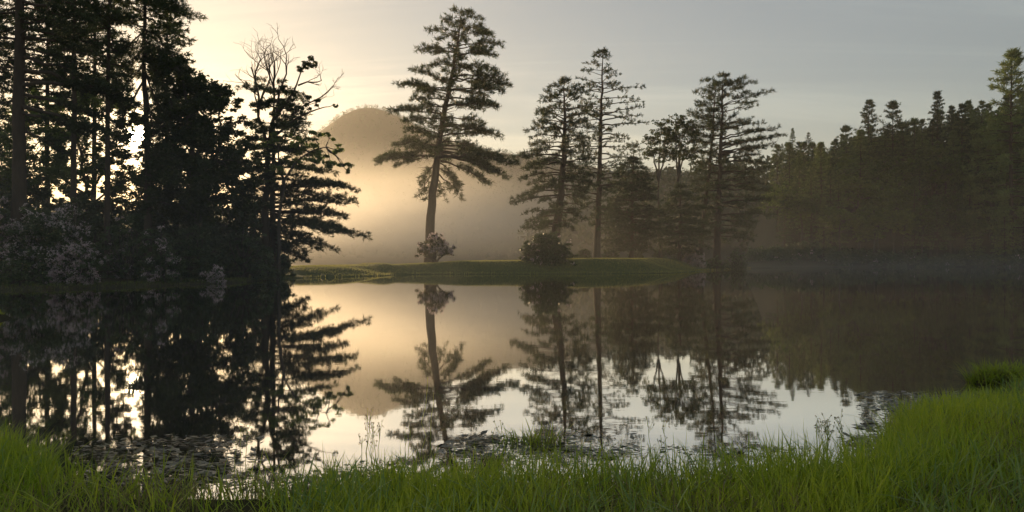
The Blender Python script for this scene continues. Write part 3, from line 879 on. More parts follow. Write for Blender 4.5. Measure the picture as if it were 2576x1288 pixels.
for lab, x_, d_, top, prof, sd in [
    ('shadowy hemlock behind the great dark pine', 118, 64, -230, [(-220, 10, 10), (-100, 60, 60), (40, 90, 90), (160, 100, 100), (240, 90, 80), (330, 70, 60)], 171),
    ('shadowy hemlock behind the two slender pines', 236, 68, -260, [(-250, 10, 10), (-120, 70, 70), (20, 95, 95), (130, 90, 95), (215, 70, 80), (250, 40, 50)], 172),
    ('shadowy hemlock between the tall plumed pine and the oak', 418, 66, -60, [(-50, 6, 6), (40, 40, 30), (110, 60, 50), (200, 60, 70), (260, 40, 80), (420, 30, 90)], 173),
    ('shadowy hemlock half hidden beyond the great dark pine', -30, 60, -200, [(-190, 10, 10), (-60, 60, 60), (80, 90, 80), (220, 100, 70), (380, 110, 60)], 174)]:
    profile_conifer('hemlock_tree', lab, [(x_, 690), (x_, 500), (x_ + 2, 200), (x_ + 4, top)], d_, 0.22, prof, 26, sd, per=6, mat='hemlock', dense=0.95, rise=lambda f: 0.05 - 0.25 * f, sag=0.03,
                    fs=0.22, tw=0.28, droop=0.1, gapf=0.18, ndl=0.36, ndw=0.10, k=9)

d = 56.0
b = on_ground(PX(500, 700, d))
oak_l = [(425, 175, 48), (470, 185, 42), (455, 230, 70), (515, 215, 42), (545, 235, 40), (500, 270, 70), (560, 280, 42), (575, 325, 38), (540, 340, 60), (440, 300, 62), (480, 350, 78), (578, 385, 40), (545, 410, 62), (430, 380, 58),
         (490, 440, 80), (570, 450, 50), (415, 440, 56), (600, 430, 34), (540, 500, 75), (450, 510, 75), (395, 225, 34), (400, 165, 34), (610, 480, 40), (395, 500, 50), (600, 530, 50), (415, 260, 36), (390, 160, 30), (598, 300, 26), (606, 350, 30), (618, 415, 34), (640, 455, 34), (585, 255, 24), (420, 330, 40), (412, 405, 34), (343, 288, 20), (394, 345, 24), (330, 408, 26), (297, 338, 17), (350, 440, 36), (300, 385, 18), (372, 300, 18), (376, 390, 22), (312, 300, 16)]
broadleaf('oak_tree', 'big black leafy oak standing just beyond the sun gap', b, [([b, PX(495, 520, d), PX(480, 330, d), PX(460, 200, d)], 0.34), ([PX(495, 500, d), PX(550, 380, d), PX(560, 260, d)], 0.2), ([PX(490, 450, d), PX(440, 380, d), PX(420, 240, d)], 0.18)],
          lobes_px(oak_l, d, 75, 1.8), 75, leaf=0.25, dens=1.5, mat='oak', subr=0.46)
d = 58.0
b = on_ground(PX(225, 700, d))
mp_l = [(150, 262, 34), (190, 272, 34), (120, 285, 32), (235, 250, 34), (250, 285, 28), (90, 330, 36), (140, 330, 40), (195, 325, 30), (60, 370, 38), (120, 385, 42), (180, 372, 34), (225, 360, 26), (255, 330, 22), (150, 425, 44), (90, 430, 44),
        (215, 420, 36), (260, 425, 30), (300, 440, 36), (280, 395, 20), (310, 300, 22), (300, 250, 30), (325, 265, 24), (20, 330, 36), (10, 420, 44), (345, 450, 40), (340, 290, 15), (375, 410, 36), (375, 300, 24),
        (300, 345, 20), (250, 370, 26), (225, 300, 30), (290, 300, 22), (310, 395, 22), (170, 300, 28), (60, 300, 34), (100, 250, 34), (30, 270, 40), (280, 225, 30), (200, 235, 34), (304, 316, 16), (380, 320, 16), (302, 374, 17), (382, 374, 18), (343, 294, 15), (345, 396, 18), (280, 318, 22), (275, 352, 20), (400, 340, 22), (230, 335, 22), (165, 350, 26), (110, 350, 30), (40, 390, 34), (240, 450, 40), (60, 450, 44), (180, 460, 40), (310, 470, 36),
        (215, 390, 20), (140, 300, 22), (260, 262, 24), (70, 270, 30), (130, 410, 40), (200, 405, 30), (250, 400, 26), (80, 395, 36), (160, 385, 26), (20, 460, 44), (110, 465, 44), (245, 345, 18), (195, 350, 22), (130, 360, 30), (60, 345, 26), (275, 420, 28), (230, 430, 34), (300, 405, 26), (326, 418, 22), (290, 368, 18), (310, 445, 30), (352, 425, 22), (298, 335, 16)]
broadleaf('maple_tree', 'young spreading maple letting the glow through behind the straight trunks', b, [([b, PX(215, 480, d), PX(190, 340, d), PX(170, 270, d)], 0.15), ([PX(220, 500, d), PX(280, 400, d), PX(310, 280, d)], 0.10), ([PX(220, 490, d), PX(120, 420, d), PX(60, 360, d)], 0.10),
          ([PX(222, 520, d), PX(300, 460, d), PX(360, 420, d)], 0.09)], lobes_px(mp_l, d, 76, 1.5), 76, leaf=0.20, dens=1.0, mat='maple', subr=0.52)

# half bare tree, bough with leaves, and the low pine at the woods' end
d = 62.0
b = on_ground(PX(668, 700, d))
Q = lambda x, y, o=0.0: PX(x, y, d) + np.array((0, o, 0))
broadleaf('half_dead_tree', 'half dead tree with bare forked branches above leafy clumps', b,
          [([b, Q(668, 560), Q(672, 430), Q(684, 330), Q(700, 250)], 0.36), ([Q(678, 380), Q(650, 290), Q(640, 230)], 0.16), ([Q(690, 300), Q(740, 230), Q(765, 160)], 0.13), ([Q(680, 350), Q(740, 300), Q(800, 275), Q(838, 265)], 0.11)],
          lobes_px([(772, 145, 20), (757, 160, 15), (786, 160, 14), (765, 180, 14), (800, 262, 14), (836, 265, 9), (740, 235, 16), (700, 215, 24), (720, 260, 26), (676, 250, 24), (650, 270, 18), (690, 290, 30), (740, 285, 22), (770, 240, 14), (770, 275, 14),
                    (655, 320, 26), (630, 340, 20), (700, 330, 30)], d, 77, 1.0), 77, leaf=0.22, dens=1.3, mat='oak', bark='bark', r0=0.3, subr=0.45,
          bare=[((Q(650, 290), Q(612, 175)), 0.11), ((Q(655, 260), Q(650, 150)), 0.10), ((Q(690, 260), Q(690, 130)), 0.10), ((Q(700, 250), Q(728, 140)), 0.09), ((Q(750, 215), Q(800, 175)), 0.08), ((Q(735, 290), Q(815, 215)), 0.08), ((Q(640, 235), Q(625, 130)), 0.08),
                ((Q(690, 240), Q(668, 140)), 0.08)])
d = 61.0
b = on_ground(PX(700, 700, d))
broadleaf('maple_tree', 'leafy maple bough reaching out from the end of the woods over the mist', b, [([b, PX(702, 560, d), PX(715, 450, d), PX(760, 390, d), PX(820, 370, d)], 0.16), ([PX(712, 460, d), PX(700, 380, d), PX(690, 330, d)], 0.1)],
          lobes_px([(800, 350, 26), (825, 345, 20), (840, 375, 22), (815, 385, 26), (780, 375, 28), (750, 365, 28), (860, 412, 20), (835, 420, 24), (800, 415, 26), (765, 410, 26), (735, 400, 28), (700, 390, 30), (720, 350, 28), (680, 360, 28), (655, 390, 28),
                    (872, 430, 10), (700, 430, 26), (660, 440, 28), (640, 410, 24)], d, 78, 1.2), 78, leaf=0.22, dens=1.3, mat='maple', subr=0.44)
bank_pine('low sweeping pine whose boughs hang over the water at the end of the woods', [(684, 600), (688, 420), (690, 200)], 63.5, 0.30,
          [(300, 760, 330), (330, 770, 345), (380, 800, 380), (420, 830, 430), (450, 860, 470), (470, 895, 478), (490, 880, 500), (480, 840, 470), (510, 870, 512), (530, 888, 550), (540, 850, 540), (545, 904, 594), (560, 870, 590), (560, 850, 575),
           (575, 845, 630), (585, 800, 600), (590, 820, 628), (600, 790, 640), (610, 785, 660), (620, 760, 655), (350, 610, 370), (400, 600, 430), (460, 600, 480), (500, 610, 530), (250, 640, 260), (230, 730, 240), (270, 745, 280), (210, 655, 205), (215, 715, 212), (520, 800, 520), (570, 760, 590)], 79,
          dens=0.95, yr=(220, 620), extra=80, sag=0.03, fs=0.28, tw=0.26, xl=1.3, droop=0.06)

# rhododendrons along the near bank
rows = [  # centre, foot row, width, height, distance, blossom share, petals, label
    (120, 700, 260, 205, 46, (0.55, 10, 0.10), 'tall rhododendron in full pale bloom under the great dark pine'),
    (195, 712, 150, 108, 43.5, (0.75, 10, 0.10), 'lower rhododendron full of pale blossom close to the water'),
    (-20, 705, 150, 250, 45, (0.45, 8, 0.10), 'blooming rhododendron beyond the great dark pine'),
    (408, 706, 92, 145, 48, (0.30, 8, 0.10), 'rhododendron with a few pale blossoms below the sun'),
    (540, 706, 70, 40, 51, (0.45, 7, 0.10), 'small blooming rhododendron below the black oak'),
    (320, 708, 150, 190, 50, (0.16, 6, 0.10), 'dark rhododendron mound between the blooming ones'),
    (490, 704, 170, 185, 54, None, 'dark leafy mound at the foot of the black oak'),
    (610, 702, 150, 210, 58, None, 'dark leafy mound beside the half dead tree'),
    (60, 722, 150, 70, 42, None, 'low dark shrub at the water beside the blooming rhododendron'),
    (400, 712, 170, 90, 49, None, 'low dark shrub on the bank below the sun'),
    (240, 690, 230, 262, 57, None, 'tall dark thicket behind the blooming rhododendrons'),
    (420, 690, 240, 262, 60, None, 'tall dark thicket behind the rhododendron with few blossoms'),
    (600, 690, 210, 255, 66, None, 'tall dark thicket between the oak and the half dead tree'),
    (40, 690, 260, 280, 58, None, 'tall dark thicket behind the great dark pine'),
    (690, 700, 150, 120, 67, None, 'leafy shrub under the low sweeping pine'),
    (655, 706, 120, 80, 61, None, 'low leafy shrub at the foot of the half dead tree'),
]
for i, (cx, by, w, h, d, bl, lab) in enumerate(rows):
    shrub('rhododendron_shrub', lab, cx, by, w, h, d, 90 + i, 'rhodo', bl, 0.17 if d < 56 else 0.27, 1.0 if d < 56 else 0.75)

# ------------------------------------------------------------------ hillside woods beyond the water
def proto_conifer(seed, h, spread, tiers, per, dens, rise0, rise1, start=0.18, mat='forest', fs=0.25, top=0.9):
    c = Conifer([(0, 0, 0), (0.1, 0, h * 0.5), (0, 0, h)], h * 0.011, seed, ndl=0.62, ndw=0.13, k=10, tuft_gap=0.34)
    r = c.rng
    for i in range(tiers):
        f = (i + r.uniform(-.3, .3)) / (tiers - 1); f = min(max(f, 0.0), 1) ** 1.1
        z = h * (0.985 - (1 - start) * f) + (r.uniform(-0.5, 0.4) if f > 0.08 else 0)
        R = spread * (f ** 0.78 * (1.0 if f < 0.75 else 1.0 - 0.35 * (f - 0.75) / 0.25)) + 0.28
        a0 = r.rand() * 6.28
        for b in range(per):
            if r.rand() < 0.12: continue
            az = a0 + b * 6.283 / per + r.uniform(-.4, .4); q = R * r.uniform(0.6, 1.25)
            p0 = c.at(z + r.uniform(-.3, .3)); p0[2] = min(p0[2], h - 0.1)
            rise = rise0 * max(0.0, 1 - f * 1.8) + rise1 * min(1.0, f * 1.4)
            c.branch(p0[2], p0 + np.array((math.cos(az) * q, math.sin(az) * q, q * rise)), 0.02, fs if q > 1.5 else 0.35, 0.24, dens, 0.05, 0.2, 0.9)
    return c, mat

protos = []
GRP = 'trees on the wooded hillside beyond the water'
for sd, h, sp, ti, per, dn, r0_, r1_, st in [(201, 28, 6.2, 21, 6, 0.62, 0.65, -0.12, 0.2), (202, 30, 5.2, 25, 6, 0.58, 0.5, -0.2, 0.12), (203, 26, 6.8, 19, 6, 0.66, 0.8, -0.02, 0.26), (204, 29, 5.8, 22, 6, 0.60, 0.6, -0.15, 0.18)]:
    c, m = proto_conifer(sd, h, sp, ti, per, dn, r0_, r1_, st)
    t = c.finish('hillside_pine', 'x', 'tree', GRP, m)
    protos.append((t, h))
decs = []
for sd in (211, 212, 213):
    r = np.random.RandomState(sd)
    lob = []
    for _ in range(22):
        q = norm(r.randn(3)); q[2] = abs(q[2]) * 1.0 - 0.2
        lob.append((np.array((0, 0, 9.0)) + q * (4.4, 4.4, 6.0) * r.uniform(0.4, 1), np.array((1.9, 1.9, 1.5)) * r.uniform(0.7, 1.2), 0.8))
    t = broadleaf('hillside_broadleaf', 'x', (0, 0, 0), [([(0, 0, 0), (0.2, 0, 6), (0, 0.3, 11)], 0.25)], lob, sd, leaf=0.42, dens=0.9, mat='maple', group=GRP, twigs=True)
    decs.append((t, 16.5))

used = set()
def put(kind, i, loc, h, rot, label, group=GRP):
    src, h0 = (protos if kind == 'c' else decs)[i]
    s = h / h0
    if src.name not in used:
        used.add(src.name)
        src.location = tuple(float(c) for c in loc); src.rotation_euler = (0, 0, rot); src.scale = (s, s, s)
        src['label'] = label; src['group'] = group
        return src
    return dup(src, loc, rot, (s, s, s), label, group)

def put_top(kind, i, px, py, d, label, rot):
    x, y, zt = PX(px, py, d)
    g = gz1(x, y)
    h = max(zt - g, 4.0)
    return put(kind, i, (x, y, g - 0.2), h, rot, label)

rng = np.random.RandomState(300)
SKY_PX = [1900, 1960, 2000, 2060, 2100, 2150, 2200, 2260, 2330, 2400, 2470, 2540, 2640]
SKY_Y = [380, 354, 348, 352, 342, 322, 306, 304, 290, 268, 246, 222, 190]
named = [('c', 0, 2186, 252, 232, 'pine with a ragged top that stands out on the hillside skyline'), ('c', 2, 2246, 257, 228, 'bushy topped pine next to the ragged one on the hillside skyline'),
         ('c', 1, 2358, 230, 240, 'slender spire topped pine alone above the hillside skyline'), ('c', 0, 2545, 128, 182, 'great pine towering over the hillside at the edge of the woods'),
         ('c', 1, 1994, 322, 285, 'hazy pine at the low end of the hillside skyline'), ('c', 2, 2034, 333, 292, 'small hazy pine top beside the one at the low end of the skyline'),
         ('c', 2, 2128, 318, 225, 'pointed pine on the shoulder of the hillside'), ('c', 1, 2090, 395, 186, 'pale lit pine standing at the shore of the hillside'), ('c', 0, 2040, 425, 190, 'short lit pine at the shore near the broad spreading pine'),
         ('c', 0, 2165, 330, 205, 'tall pine with level boughs just above the shore'), ('c', 2, 2300, 300, 222, 'dark pine between the bushy topped pine and the spire'), ('c', 1, 2420, 262, 216, 'dark pine below the great pine on the hillside'),
         ('d', 0, 2475, 245, 225, 'round broadleaf crown on the skyline beside the great pine'), ('d', 1, 2430, 500, 186, 'yellow green broadleaf tree on the lower hillside near the shore'),
         ('c', 2, 2640, 150, 196, 'great pine behind the towering one')]
for k, i, px, py, d, lab in named:
    put_top(k, i, px, py, d, lab, rng.rand() * 6.28)
cnt = 0
for row_d, n, hlo, hhi in [(184, 15, 11, 19), (193, 16, 16, 25), (206, 17, 18, 28), (222, 17, 20, 30), (242, 17, 22, 32), (266, 16, 22, 34), (296, 14, 24, 36)]:
    for q in range(n):
        px = 1950 + (2680 - 1950) * (q + rng.uniform(0.1, 0.9)) / n
        d = row_d + rng.uniform(-5, 6)
        x = (px - CX) / F * d
        g = gz1(x, d)
        h = rng.uniform(hlo, hhi)
        zmax = CAM_H + (HZ - np.interp(px, SKY_PX, SKY_Y) - 8) / F * d
        h = min(h, zmax - g)
        if h < 7: continue
        if rng.rand() < 0.52:
            put('c', rng.randint(4), (x, d, g - 0.2), h, rng.rand() * 6.28, 'dark pine among many on the wooded hillside slope')
        else:
            put('d', rng.randint(3), (x, d, g - 0.2), min(h, 24), rng.rand() * 6.28, 'round green broadleaf among the pines on the hillside slope')
for q in range(27):                                    # the crowns that make the hillside's skyline
    px = 2060 + q * 22 + rng.uniform(-8, 8)
    if rng.rand() < 0.45:
        put_top('c', rng.randint(4), px, np.interp(px, SKY_PX, SKY_Y) + rng.uniform(-6, 22), rng.uniform(225, 262), 'dark pine on the crest of the wooded hillside', rng.rand() * 6.28)
    else:
        put_top('d', rng.randint(3), px, np.interp(px, SKY_PX, SKY_Y) + rng.uniform(2, 26), rng.uniform(225, 262), 'round broadleaf crown on the crest of the wooded hillside', rng.rand() * 6.28)
# low evergreen shrubs at the hillside's shore
sp = shrub('shore_shrub', 'x', 2000, 672, 60, 34, 182, 400, 'rhodo', (0.03, 2, 0.3), 0.5, 0.8)
sp2 = shrub('shore_shrub', 'x', 2100, 672, 70, 26, 182, 401, 'rhodo', None, 0.5, 0.8)
for s_, lab in ((sp, 'broad evergreen shrub at the hillside shore with hardly any blossom'), (sp2, 'rounded evergreen shrub at the hillside shore')):
    s_['label'] = lab; s_['group'] = 'shrubs along the hillside shore'
for q in range(22):
    px = 1905 + q * 33 + rng.uniform(-10, 10); d = rng.uniform(178.5, 186)
    if px < 1970: d -= 10
    x = (px - CX) / F * d
    src = (sp, sp2)[q % 2]; s = rng.uniform(0.8, 1.5)
    dup(src, (x, d, gz1(x, d) - 0.1), rng.rand() * 6.28, (s, s, s * rng.uniform(0.8, 1.2)), src['label'], src['group'])

# ------------------------------------------------------------------ grass on the near bank
def blades(mb, x, y, z, h, w, rng, lean=0.25, bend=0.5, var=None, mat=0):
    n = len(x)
    p = np.stack([x, y, z], 1)
    th = rng.rand(n) * 6.283
    ld = np.stack([np.cos(th), np.sin(th), np.zeros(n)], 1)
    tw = th + rng.uniform(-0.9, 0.9, n) + math.pi / 2
    sd = np.stack([np.cos(tw), np.sin(tw), np.zeros(n)], 1)
    ln = (np.abs(rng.randn(n)) * lean)[:, None]; bd = (rng.rand(n) ** 1.5 * bend)[:, None]
    h = h[:, None]; w = (w if np.ndim(w) else np.full(n, w))[:, None]
    rows = []
    for s, wf in ((0, 0.8), (0.4, 1.0), (0.75, 0.65)):
        c = p + ld * h * (ln * s + bd * s * s) + np.array((0, 0, 1.0)) * h * (s - 0.45 * bd * s * s)
        rows += [c - sd * w * 0.5 * wf, c + sd * w * 0.5 * wf]
    s = 1.0
    rows.append(p + ld * h * (ln + bd) + np.array((0, 0, 1.0)) * h * (1 - 0.45 * bd))
    v = np.stack(rows, 1).reshape(-1, 3)
    i = np.arange(n)[:, None] * 7
    f = np.concatenate([i + t for t in ((0, 1, 3), (0, 3, 2), (2, 3, 5), (2, 5, 4), (4, 5, 6))])
    if var is None: var = rng.rand(n)
    mb.add(v, f, mat, np.repeat(np.clip(var, 0, 1), 7))

rng = np.random.RandomState(500)
def scatter(n, x0, x1, y0, y1):
    return rng.uniform(x0, x1, n), rng.uniform(y0, y1, n)
mb = MB()
# dense turf of long blades
x, y = scatter(380000, -6.5, 12.5, 2.4, 11.5)
px = CX + x / y * F
s = lake_sd(x, y)
clump = 0.5 + 0.5 * wob(x, y, 0.35) * 1.8 + 0.25 * wob(x + 9, y, 0.12)
keep = (px > -500) & (px < 3300) & (s > -0.05)
d_ = np.hypot(x, y)
leftsparse = np.where((px > 130) & (px < 820), 0.20 + 0.25 * sstep(600, 820, px), 1.0)
prob = np.clip(0.55 + 0.6 * clump, 0.15, 1) * leftsparse * np.clip(9.0 / np.maximum(y, 4), 0.55, 1.0)
keep &= rng.rand(len(x)) < prob
x, y, s, px, clump = x[keep], y[keep], s[keep], px[keep], clump[keep]
edge = np.exp(-np.maximum(s, 0) / 0.5)
rightl = sstep(2150, 2330, px) * sstep(0.3, 1.2, s)
tall = np.clip(0.5 + 1.6 * wob(x + 20, y - 7, 0.55), 0, 1)
h = (0.07 + 0.06 * edge + 0.05 * clump + 0.09 * tall) * rng.uniform(0.35, 1.5, len(x)) * (1 - 0.45 * rightl)
h *= 1 + 0.25 * np.exp(-((px - 1900) / 700) ** 2)
var = 0.30 + 0.45 * clump + 0.22 * rng.randn(len(x)) + 0.5 * wob(x - 5, y + 3, 0.8) - 0.2 * rightl
blades(mb, x, y, ground_z(x, y) - 0.01, h, rng.uniform(0.004, 0.0095, len(x)), rng, 0.36, 0.8, var)
x, y = scatter(60000, -6.5, 12.5, 2.4, 11.5)
px = CX + x / y * F; s = lake_sd(x, y)
keep = (s > 0.0) & (wob(x - 8, y + 2, 0.4) + 0.4 * wob(x, y, 0.12) > 0.04) & ((px < 130) | (px > 700))
x, y = x[keep], y[keep]
blades(mb, x, y, ground_z(x, y) - 0.01, rng.uniform(0.06, 0.30, len(x)), rng.uniform(0.006, 0.014, len(x)), rng, 0.4, 1.0, None, 2)
# a few long arching leaves over the rest
x, y = scatter(9000, -5.2, 10.0, 3.8, 11.0)
s = lake_sd(x, y); keep = (s > 0.0) & (wob(x + 2, y + 6, 0.3) > 0.02)
x, y = x[keep], y[keep]
blades(mb, x, y, ground_z(x, y), rng.uniform(0.14, 0.32, len(x)), rng.uniform(0.005, 0.010, len(x)), rng, 0.45, 1.3, 0.4 + 0.5 * rng.rand(len(x)))
# taller sedge leaves along the edge and standing in the shallows
x, y = scatter(60000, -5.2, 9.0, 4.2, 13.0)
s = lake_sd(x, y); px = CX + x / y * F
cl2 = wob(x + 3, y, 0.22)
keep = (s > -0.42) & (s < 0.35) & (px > -120) & (px < 2450) & (cl2 > 0.12 + 0.25 * (s < -0.15) + np.where((px > 180) & (px < 380), 0.1, 0)) & (rng.rand(len(x)) < 0.55)
x, y, s = x[keep], y[keep], s[keep]
blades(mb, x, y, np.maximum(ground_z(x, y), -0.05), rng.uniform(0.14, 0.36, len(x)), rng.uniform(0.003, 0.007, len(x)), rng, 0.18, 0.5, 0.35 + 0.3 * rng.rand(len(x)))
# dead straw low between the blades
x, y = scatter(90000, -6.5, 12.0, 2.4, 12.0)
s = lake_sd(x, y); keep = (s > -0.05) & (wob(x, y + 4, 0.5) + 0.3 * wob(x, y, 0.1) > 0.0)
x, y = x[keep], y[keep]
blades(mb, x, y, ground_z(x, y), rng.uniform(0.08, 0.22, len(x)), rng.uniform(0.003, 0.006, len(x)), rng, 0.7, 0.8, None, 1)
grass = mb.build('grass', [M['grass'], M['straw'], M['sedge']])
tag(grass, 'long wet green grass along the near bank', 'grass', kind='stuff')

# rough edge grass on the far shores
mb = MB()
n = 60000
x = rng.uniform(-34, 45, n); y = rng.uniform(38, 150, n)
s = lake_sd(x, y); px = CX + x / y * F
keep = (s > -0.05) & (s < 0.7 + 0.5 * wob(x, y, 2)) & (px > 690) & (px < 1900) & (y > 38)
x, y = x[keep], y[keep]
blades(mb, x, y, ground_z(x, y) - 0.02, rng.uniform(0.08, 0.32, len(x)), rng.uniform(0.03, 0.06, len(x)), rng, 0.3, 0.5, 0.4 + 0.5 * rng.rand(len(x)))
n = 60000
x = rng.uniform(-36, -14, n); y = rng.uniform(34, 76, n)
s = lake_sd(x, y); px = CX + x / y * F
keep = (s > -0.05) & (s < 2.2 + 0.8 * wob(x, y, 1.2)) & (px > -80) & (px < 700)
x, y = x[keep], y[keep]
blades(mb, x, y, ground_z(x, y) - 0.02, rng.uniform(0.06, 0.22, len(x)), rng.uniform(0.012, 0.03, len(x)), rng, 0.3, 0.6, 0.25 * rng.rand(len(x)))
n = 95000
x = rng.uniform(-30, 40, n); y = rng.uniform(72, 116, n)
s = lake_sd(x, y); px = CX + x / y * F
keep = (s > 0.3) & (px > 690) & (px < 1850) & (s < 26)
x, y = x[keep], y[keep]
blades(mb, x, y, ground_z(x, y) - 0.02, rng.uniform(0.05, 0.15, len(x)), rng.uniform(0.02, 0.05, len(x)), rng, 0.4, 0.5, np.clip(0.35 + 0.35 * rng.rand(len(x)) + 0.8 * wob(x, y * 2, 2.5), 0, 1))
tag(mb.build('lawn_grass', M['lawn']), 'short lawn grass and rough tufts on the far shore', 'grass', kind='stuff')

# tussocks standing in or by the water
def tussock(label, px, py, d, r, hgt, seed, mound=0.12, nb=900, dry=0.3):
    rg = np.random.RandomState(seed)
    x0, y0 = (px - CX) / F * d, d
    g = max(gz1(x0, y0), -0.03)
    t = thing('grass_tussock', (x0, y0, g), label, 'grass tussock')
    m = MB()
    th, ph = np.meshgrid(np.linspace(0, 6.283, 25)[:-1], np.linspace(0, 1, 7), indexing='ij')
    rr = r * np.sin(ph * 1.57) * (1 + 0.18 * np.sin(3 * th + seed) + 0.08 * rg.randn(*th.shape))
    zz = mound * np.cos(ph * 1.57) - 0.06
    v = np.stack([np.cos(th) * rr, np.sin(th) * rr * 0.7, zz], -1).reshape(-1, 3)
    i, j = np.meshgrid(np.arange(24), np.arange(6), indexing='ij'); i = i.ravel(); j = j.ravel(); i2 = (i + 1) % 24
    m.add(v, np.concatenate([np.stack([i * 7 + j, i * 7 + j + 1, i2 * 7 + j + 1], 1), np.stack([i * 7 + j, i2 * 7 + j + 1, i2 * 7 + j], 1)]))
    m.build('mound', M['mud'], t, smooth=True)
    m = MB()
    q = np.sqrt(rg.rand(nb)); a = rg.rand(nb) * 6.283
    x, y = np.cos(a) * q * r, np.sin(a) * q * r * 0.7
    z = mound * np.cos(np.arcsin(np.clip(q, 0, 1))) - 0.07
    k = rg.rand(nb) > dry
    blades(m, x[k], y[k], z[k], hgt * rg.uniform(0.3, 1.4, k.sum()), rg.uniform(0.006, 0.013, k.sum()), rg, 0.5, 1.2, 0.3 + 0.5 * rg.rand(k.sum()))
    k = ~k
    if k.sum(): blades(m, x[k], y[k], z[k], hgt * rg.uniform(0.4, 1.0, k.sum()), rg.uniform(0.004, 0.007, k.sum()), rg, 0.6, 0.9, None, 1)
    m.build('blades', [M['grass'], M['straw']], t)
tussock('big rounded grass tussock at the far corner of the near bank', 2525, 940, 9.7, 0.42, 0.22, 601, 0.17, 1700, 0.45)
tussock('small brown hummock with thin blades out in the pondweed', 1365, 1125, 6.5, 0.19, 0.20, 602, 0.06, 300, 0.55)
tussock('thin bladed low hummock beside the small brown one', 1290, 1122, 6.55, 0.13, 0.17, 603, 0.05, 150, 0.3)
tussock('grass tussock at the tip of the wooded bank', -22, 806, 20.6, 0.28, 0.12, 604, 0.06, 600, 0.4)

# rushes with seed heads
def rush(label, px, py, d, h, seed, heads=3, lean=0.08, group=None, r=0.0028):
    rg = np.random.RandomState(seed)
    x0 = (px - CX) / F * d
    g = max(gz1(x0, d), -0.03)
    t = thing('rush_stalk', (x0, d, g), label, 'rush', group)
    m = MB()
    a = rg.rand() * 6.28
    tip = np.array((math.cos(a) * lean * h, math.sin(a) * lean * h, h))
    p = curve(np.zeros(3), tip, 7, 0.0, rg, 0.012)
    m.tube(p, np.linspace(r, r * 0.45, 7), 5)
    for k in range(heads):
        s0 = 0.72 + 0.25 * k / max(heads, 1)
        b = p[0] + (p[-1] - p[0]) * s0
        e = b + np.array((rg.uniform(-1, 1) * 0.05, rg.uniform(-1, 1) * 0.04, 0.05 + 0.05 * rg.rand()))
        m.tube(curve(b, e, 4, 0.0, rg, 0.02), np.linspace(0.0016, 0.001, 4), 4)
        for c in (e, (b + e) / 2 + rg.randn(3) * 0.01):
            hd = MB()
            leaf_quads(hd, c + rg.randn(7, 3) * 0.004, 0.010, rg, 0, None, 1.0)
            hd.build('seed_head', M['straw'], t)
    m.build('stem', M['grass'], t)
rush('very tall thin rush standing in front of the mirrored lone pine', 1062, 1200, 5.9, 0.66, 701, 0)
rush('tall thin rush leaning beside the very tall one', 1078, 1200, 5.85, 0.55, 702, 0, 0.1)
k = 0
for cx, n in ((905, 4), (965, 3), (1010, 2), (2050, 3), (2085, 3), (2135, 2), (1655, 3), (1250, 2), (610, 3)):
    for q in range(n):
        d = 5.55 + rng.uniform(-0.15, 0.45); k += 1
        if cx > 2000:
            rush('seed headed rush on the bank before the mirrored cloud', cx + rng.uniform(-28, 28), 1200, d, rng.uniform(0.30, 0.44), 720 + k, 4, 0.12, 'rushes by the mirrored cloud')
        else:
            rush('seed headed rush at the edge of the near bank', cx + rng.uniform(-30, 30), 1200, d, rng.uniform(0.26, 0.42), 720 + k, 3, 0.1, 'rushes along the near bank')

# pondweed floating in rafts
mb = MB()
def raft(px0, px1, py0, py1, n, seed, thr=0.0):
    rg = np.random.RandomState(seed)
    x0, x1 = px0, px1
    px = rg.uniform(px0, px1, n)
    u = rg.rand(n)
    d0, d1 = CAM_H * F / (py1 - HZ), CAM_H * F / (py0 - HZ)
    y = d0 + (d1 - d0) * u
    x = (px - CX) / F * y
    ex = np.minimum((px - px0) / (px1 - px0), (px1 - px) / (px1 - px0)) * 2; ey = np.minimum(u, 1 - u) * 2
    k = (wob(x, y * 2, 0.22) + 0.6 * wob(x + 4, y, 0.07) + 0.9 * np.minimum(ex, ey) - 0.30 + 0.45 * rg.randn(n) > thr + 0.15) & (lake_sd(x, y) < -0.02)
    x, y = x[k], y[k]; n = len(x)
    th = rg.randn(n) * 0.8; ln = 0.012 + 0.045 * rg.rand(n) ** 2; wd = ln * rg.uniform(0.25, 0.6, n)
    a = np.stack([np.cos(th), np.sin(th), rg.randn(n) * 0.10], 1); b = np.stack([-np.sin(th), np.cos(th), rg.randn(n) * 0.14], 1)
    c = np.stack([x, y, np.full(n, 0.006) + rg.rand(n) * 0.006], 1)
    v = np.stack([c - a * ln[:, None], c + b * wd[:, None], c + a * ln[:, None], c - b * wd[:, None]], 1).reshape(-1, 3)
    i = np.arange(n)[:, None] * 4
    mb.add(v, np.concatenate([i + (0, 1, 2), i + (0, 2, 3)]), 0, np.repeat(rg.rand(n), 4))
raft(180, 660, 1095, 1250, 3600, 801, 0.05)
raft(1100, 1600, 1085, 1180, 3000, 802, 0.05)
raft(2150, 2480, 985, 1090, 4200, 803, 0.0)
raft(2110, 2230, 1090, 1190, 900, 804, 0.0)
raft(640, 1100, 1160, 1240, 1200, 805, 0.25)
raft(1600, 2150, 1120, 1190, 900, 806, 0.25)
tag(mb.build('pondweed', M['weed']), 'floating leaves of pondweed in loose rafts on the water', 'pondweed', kind='stuff')

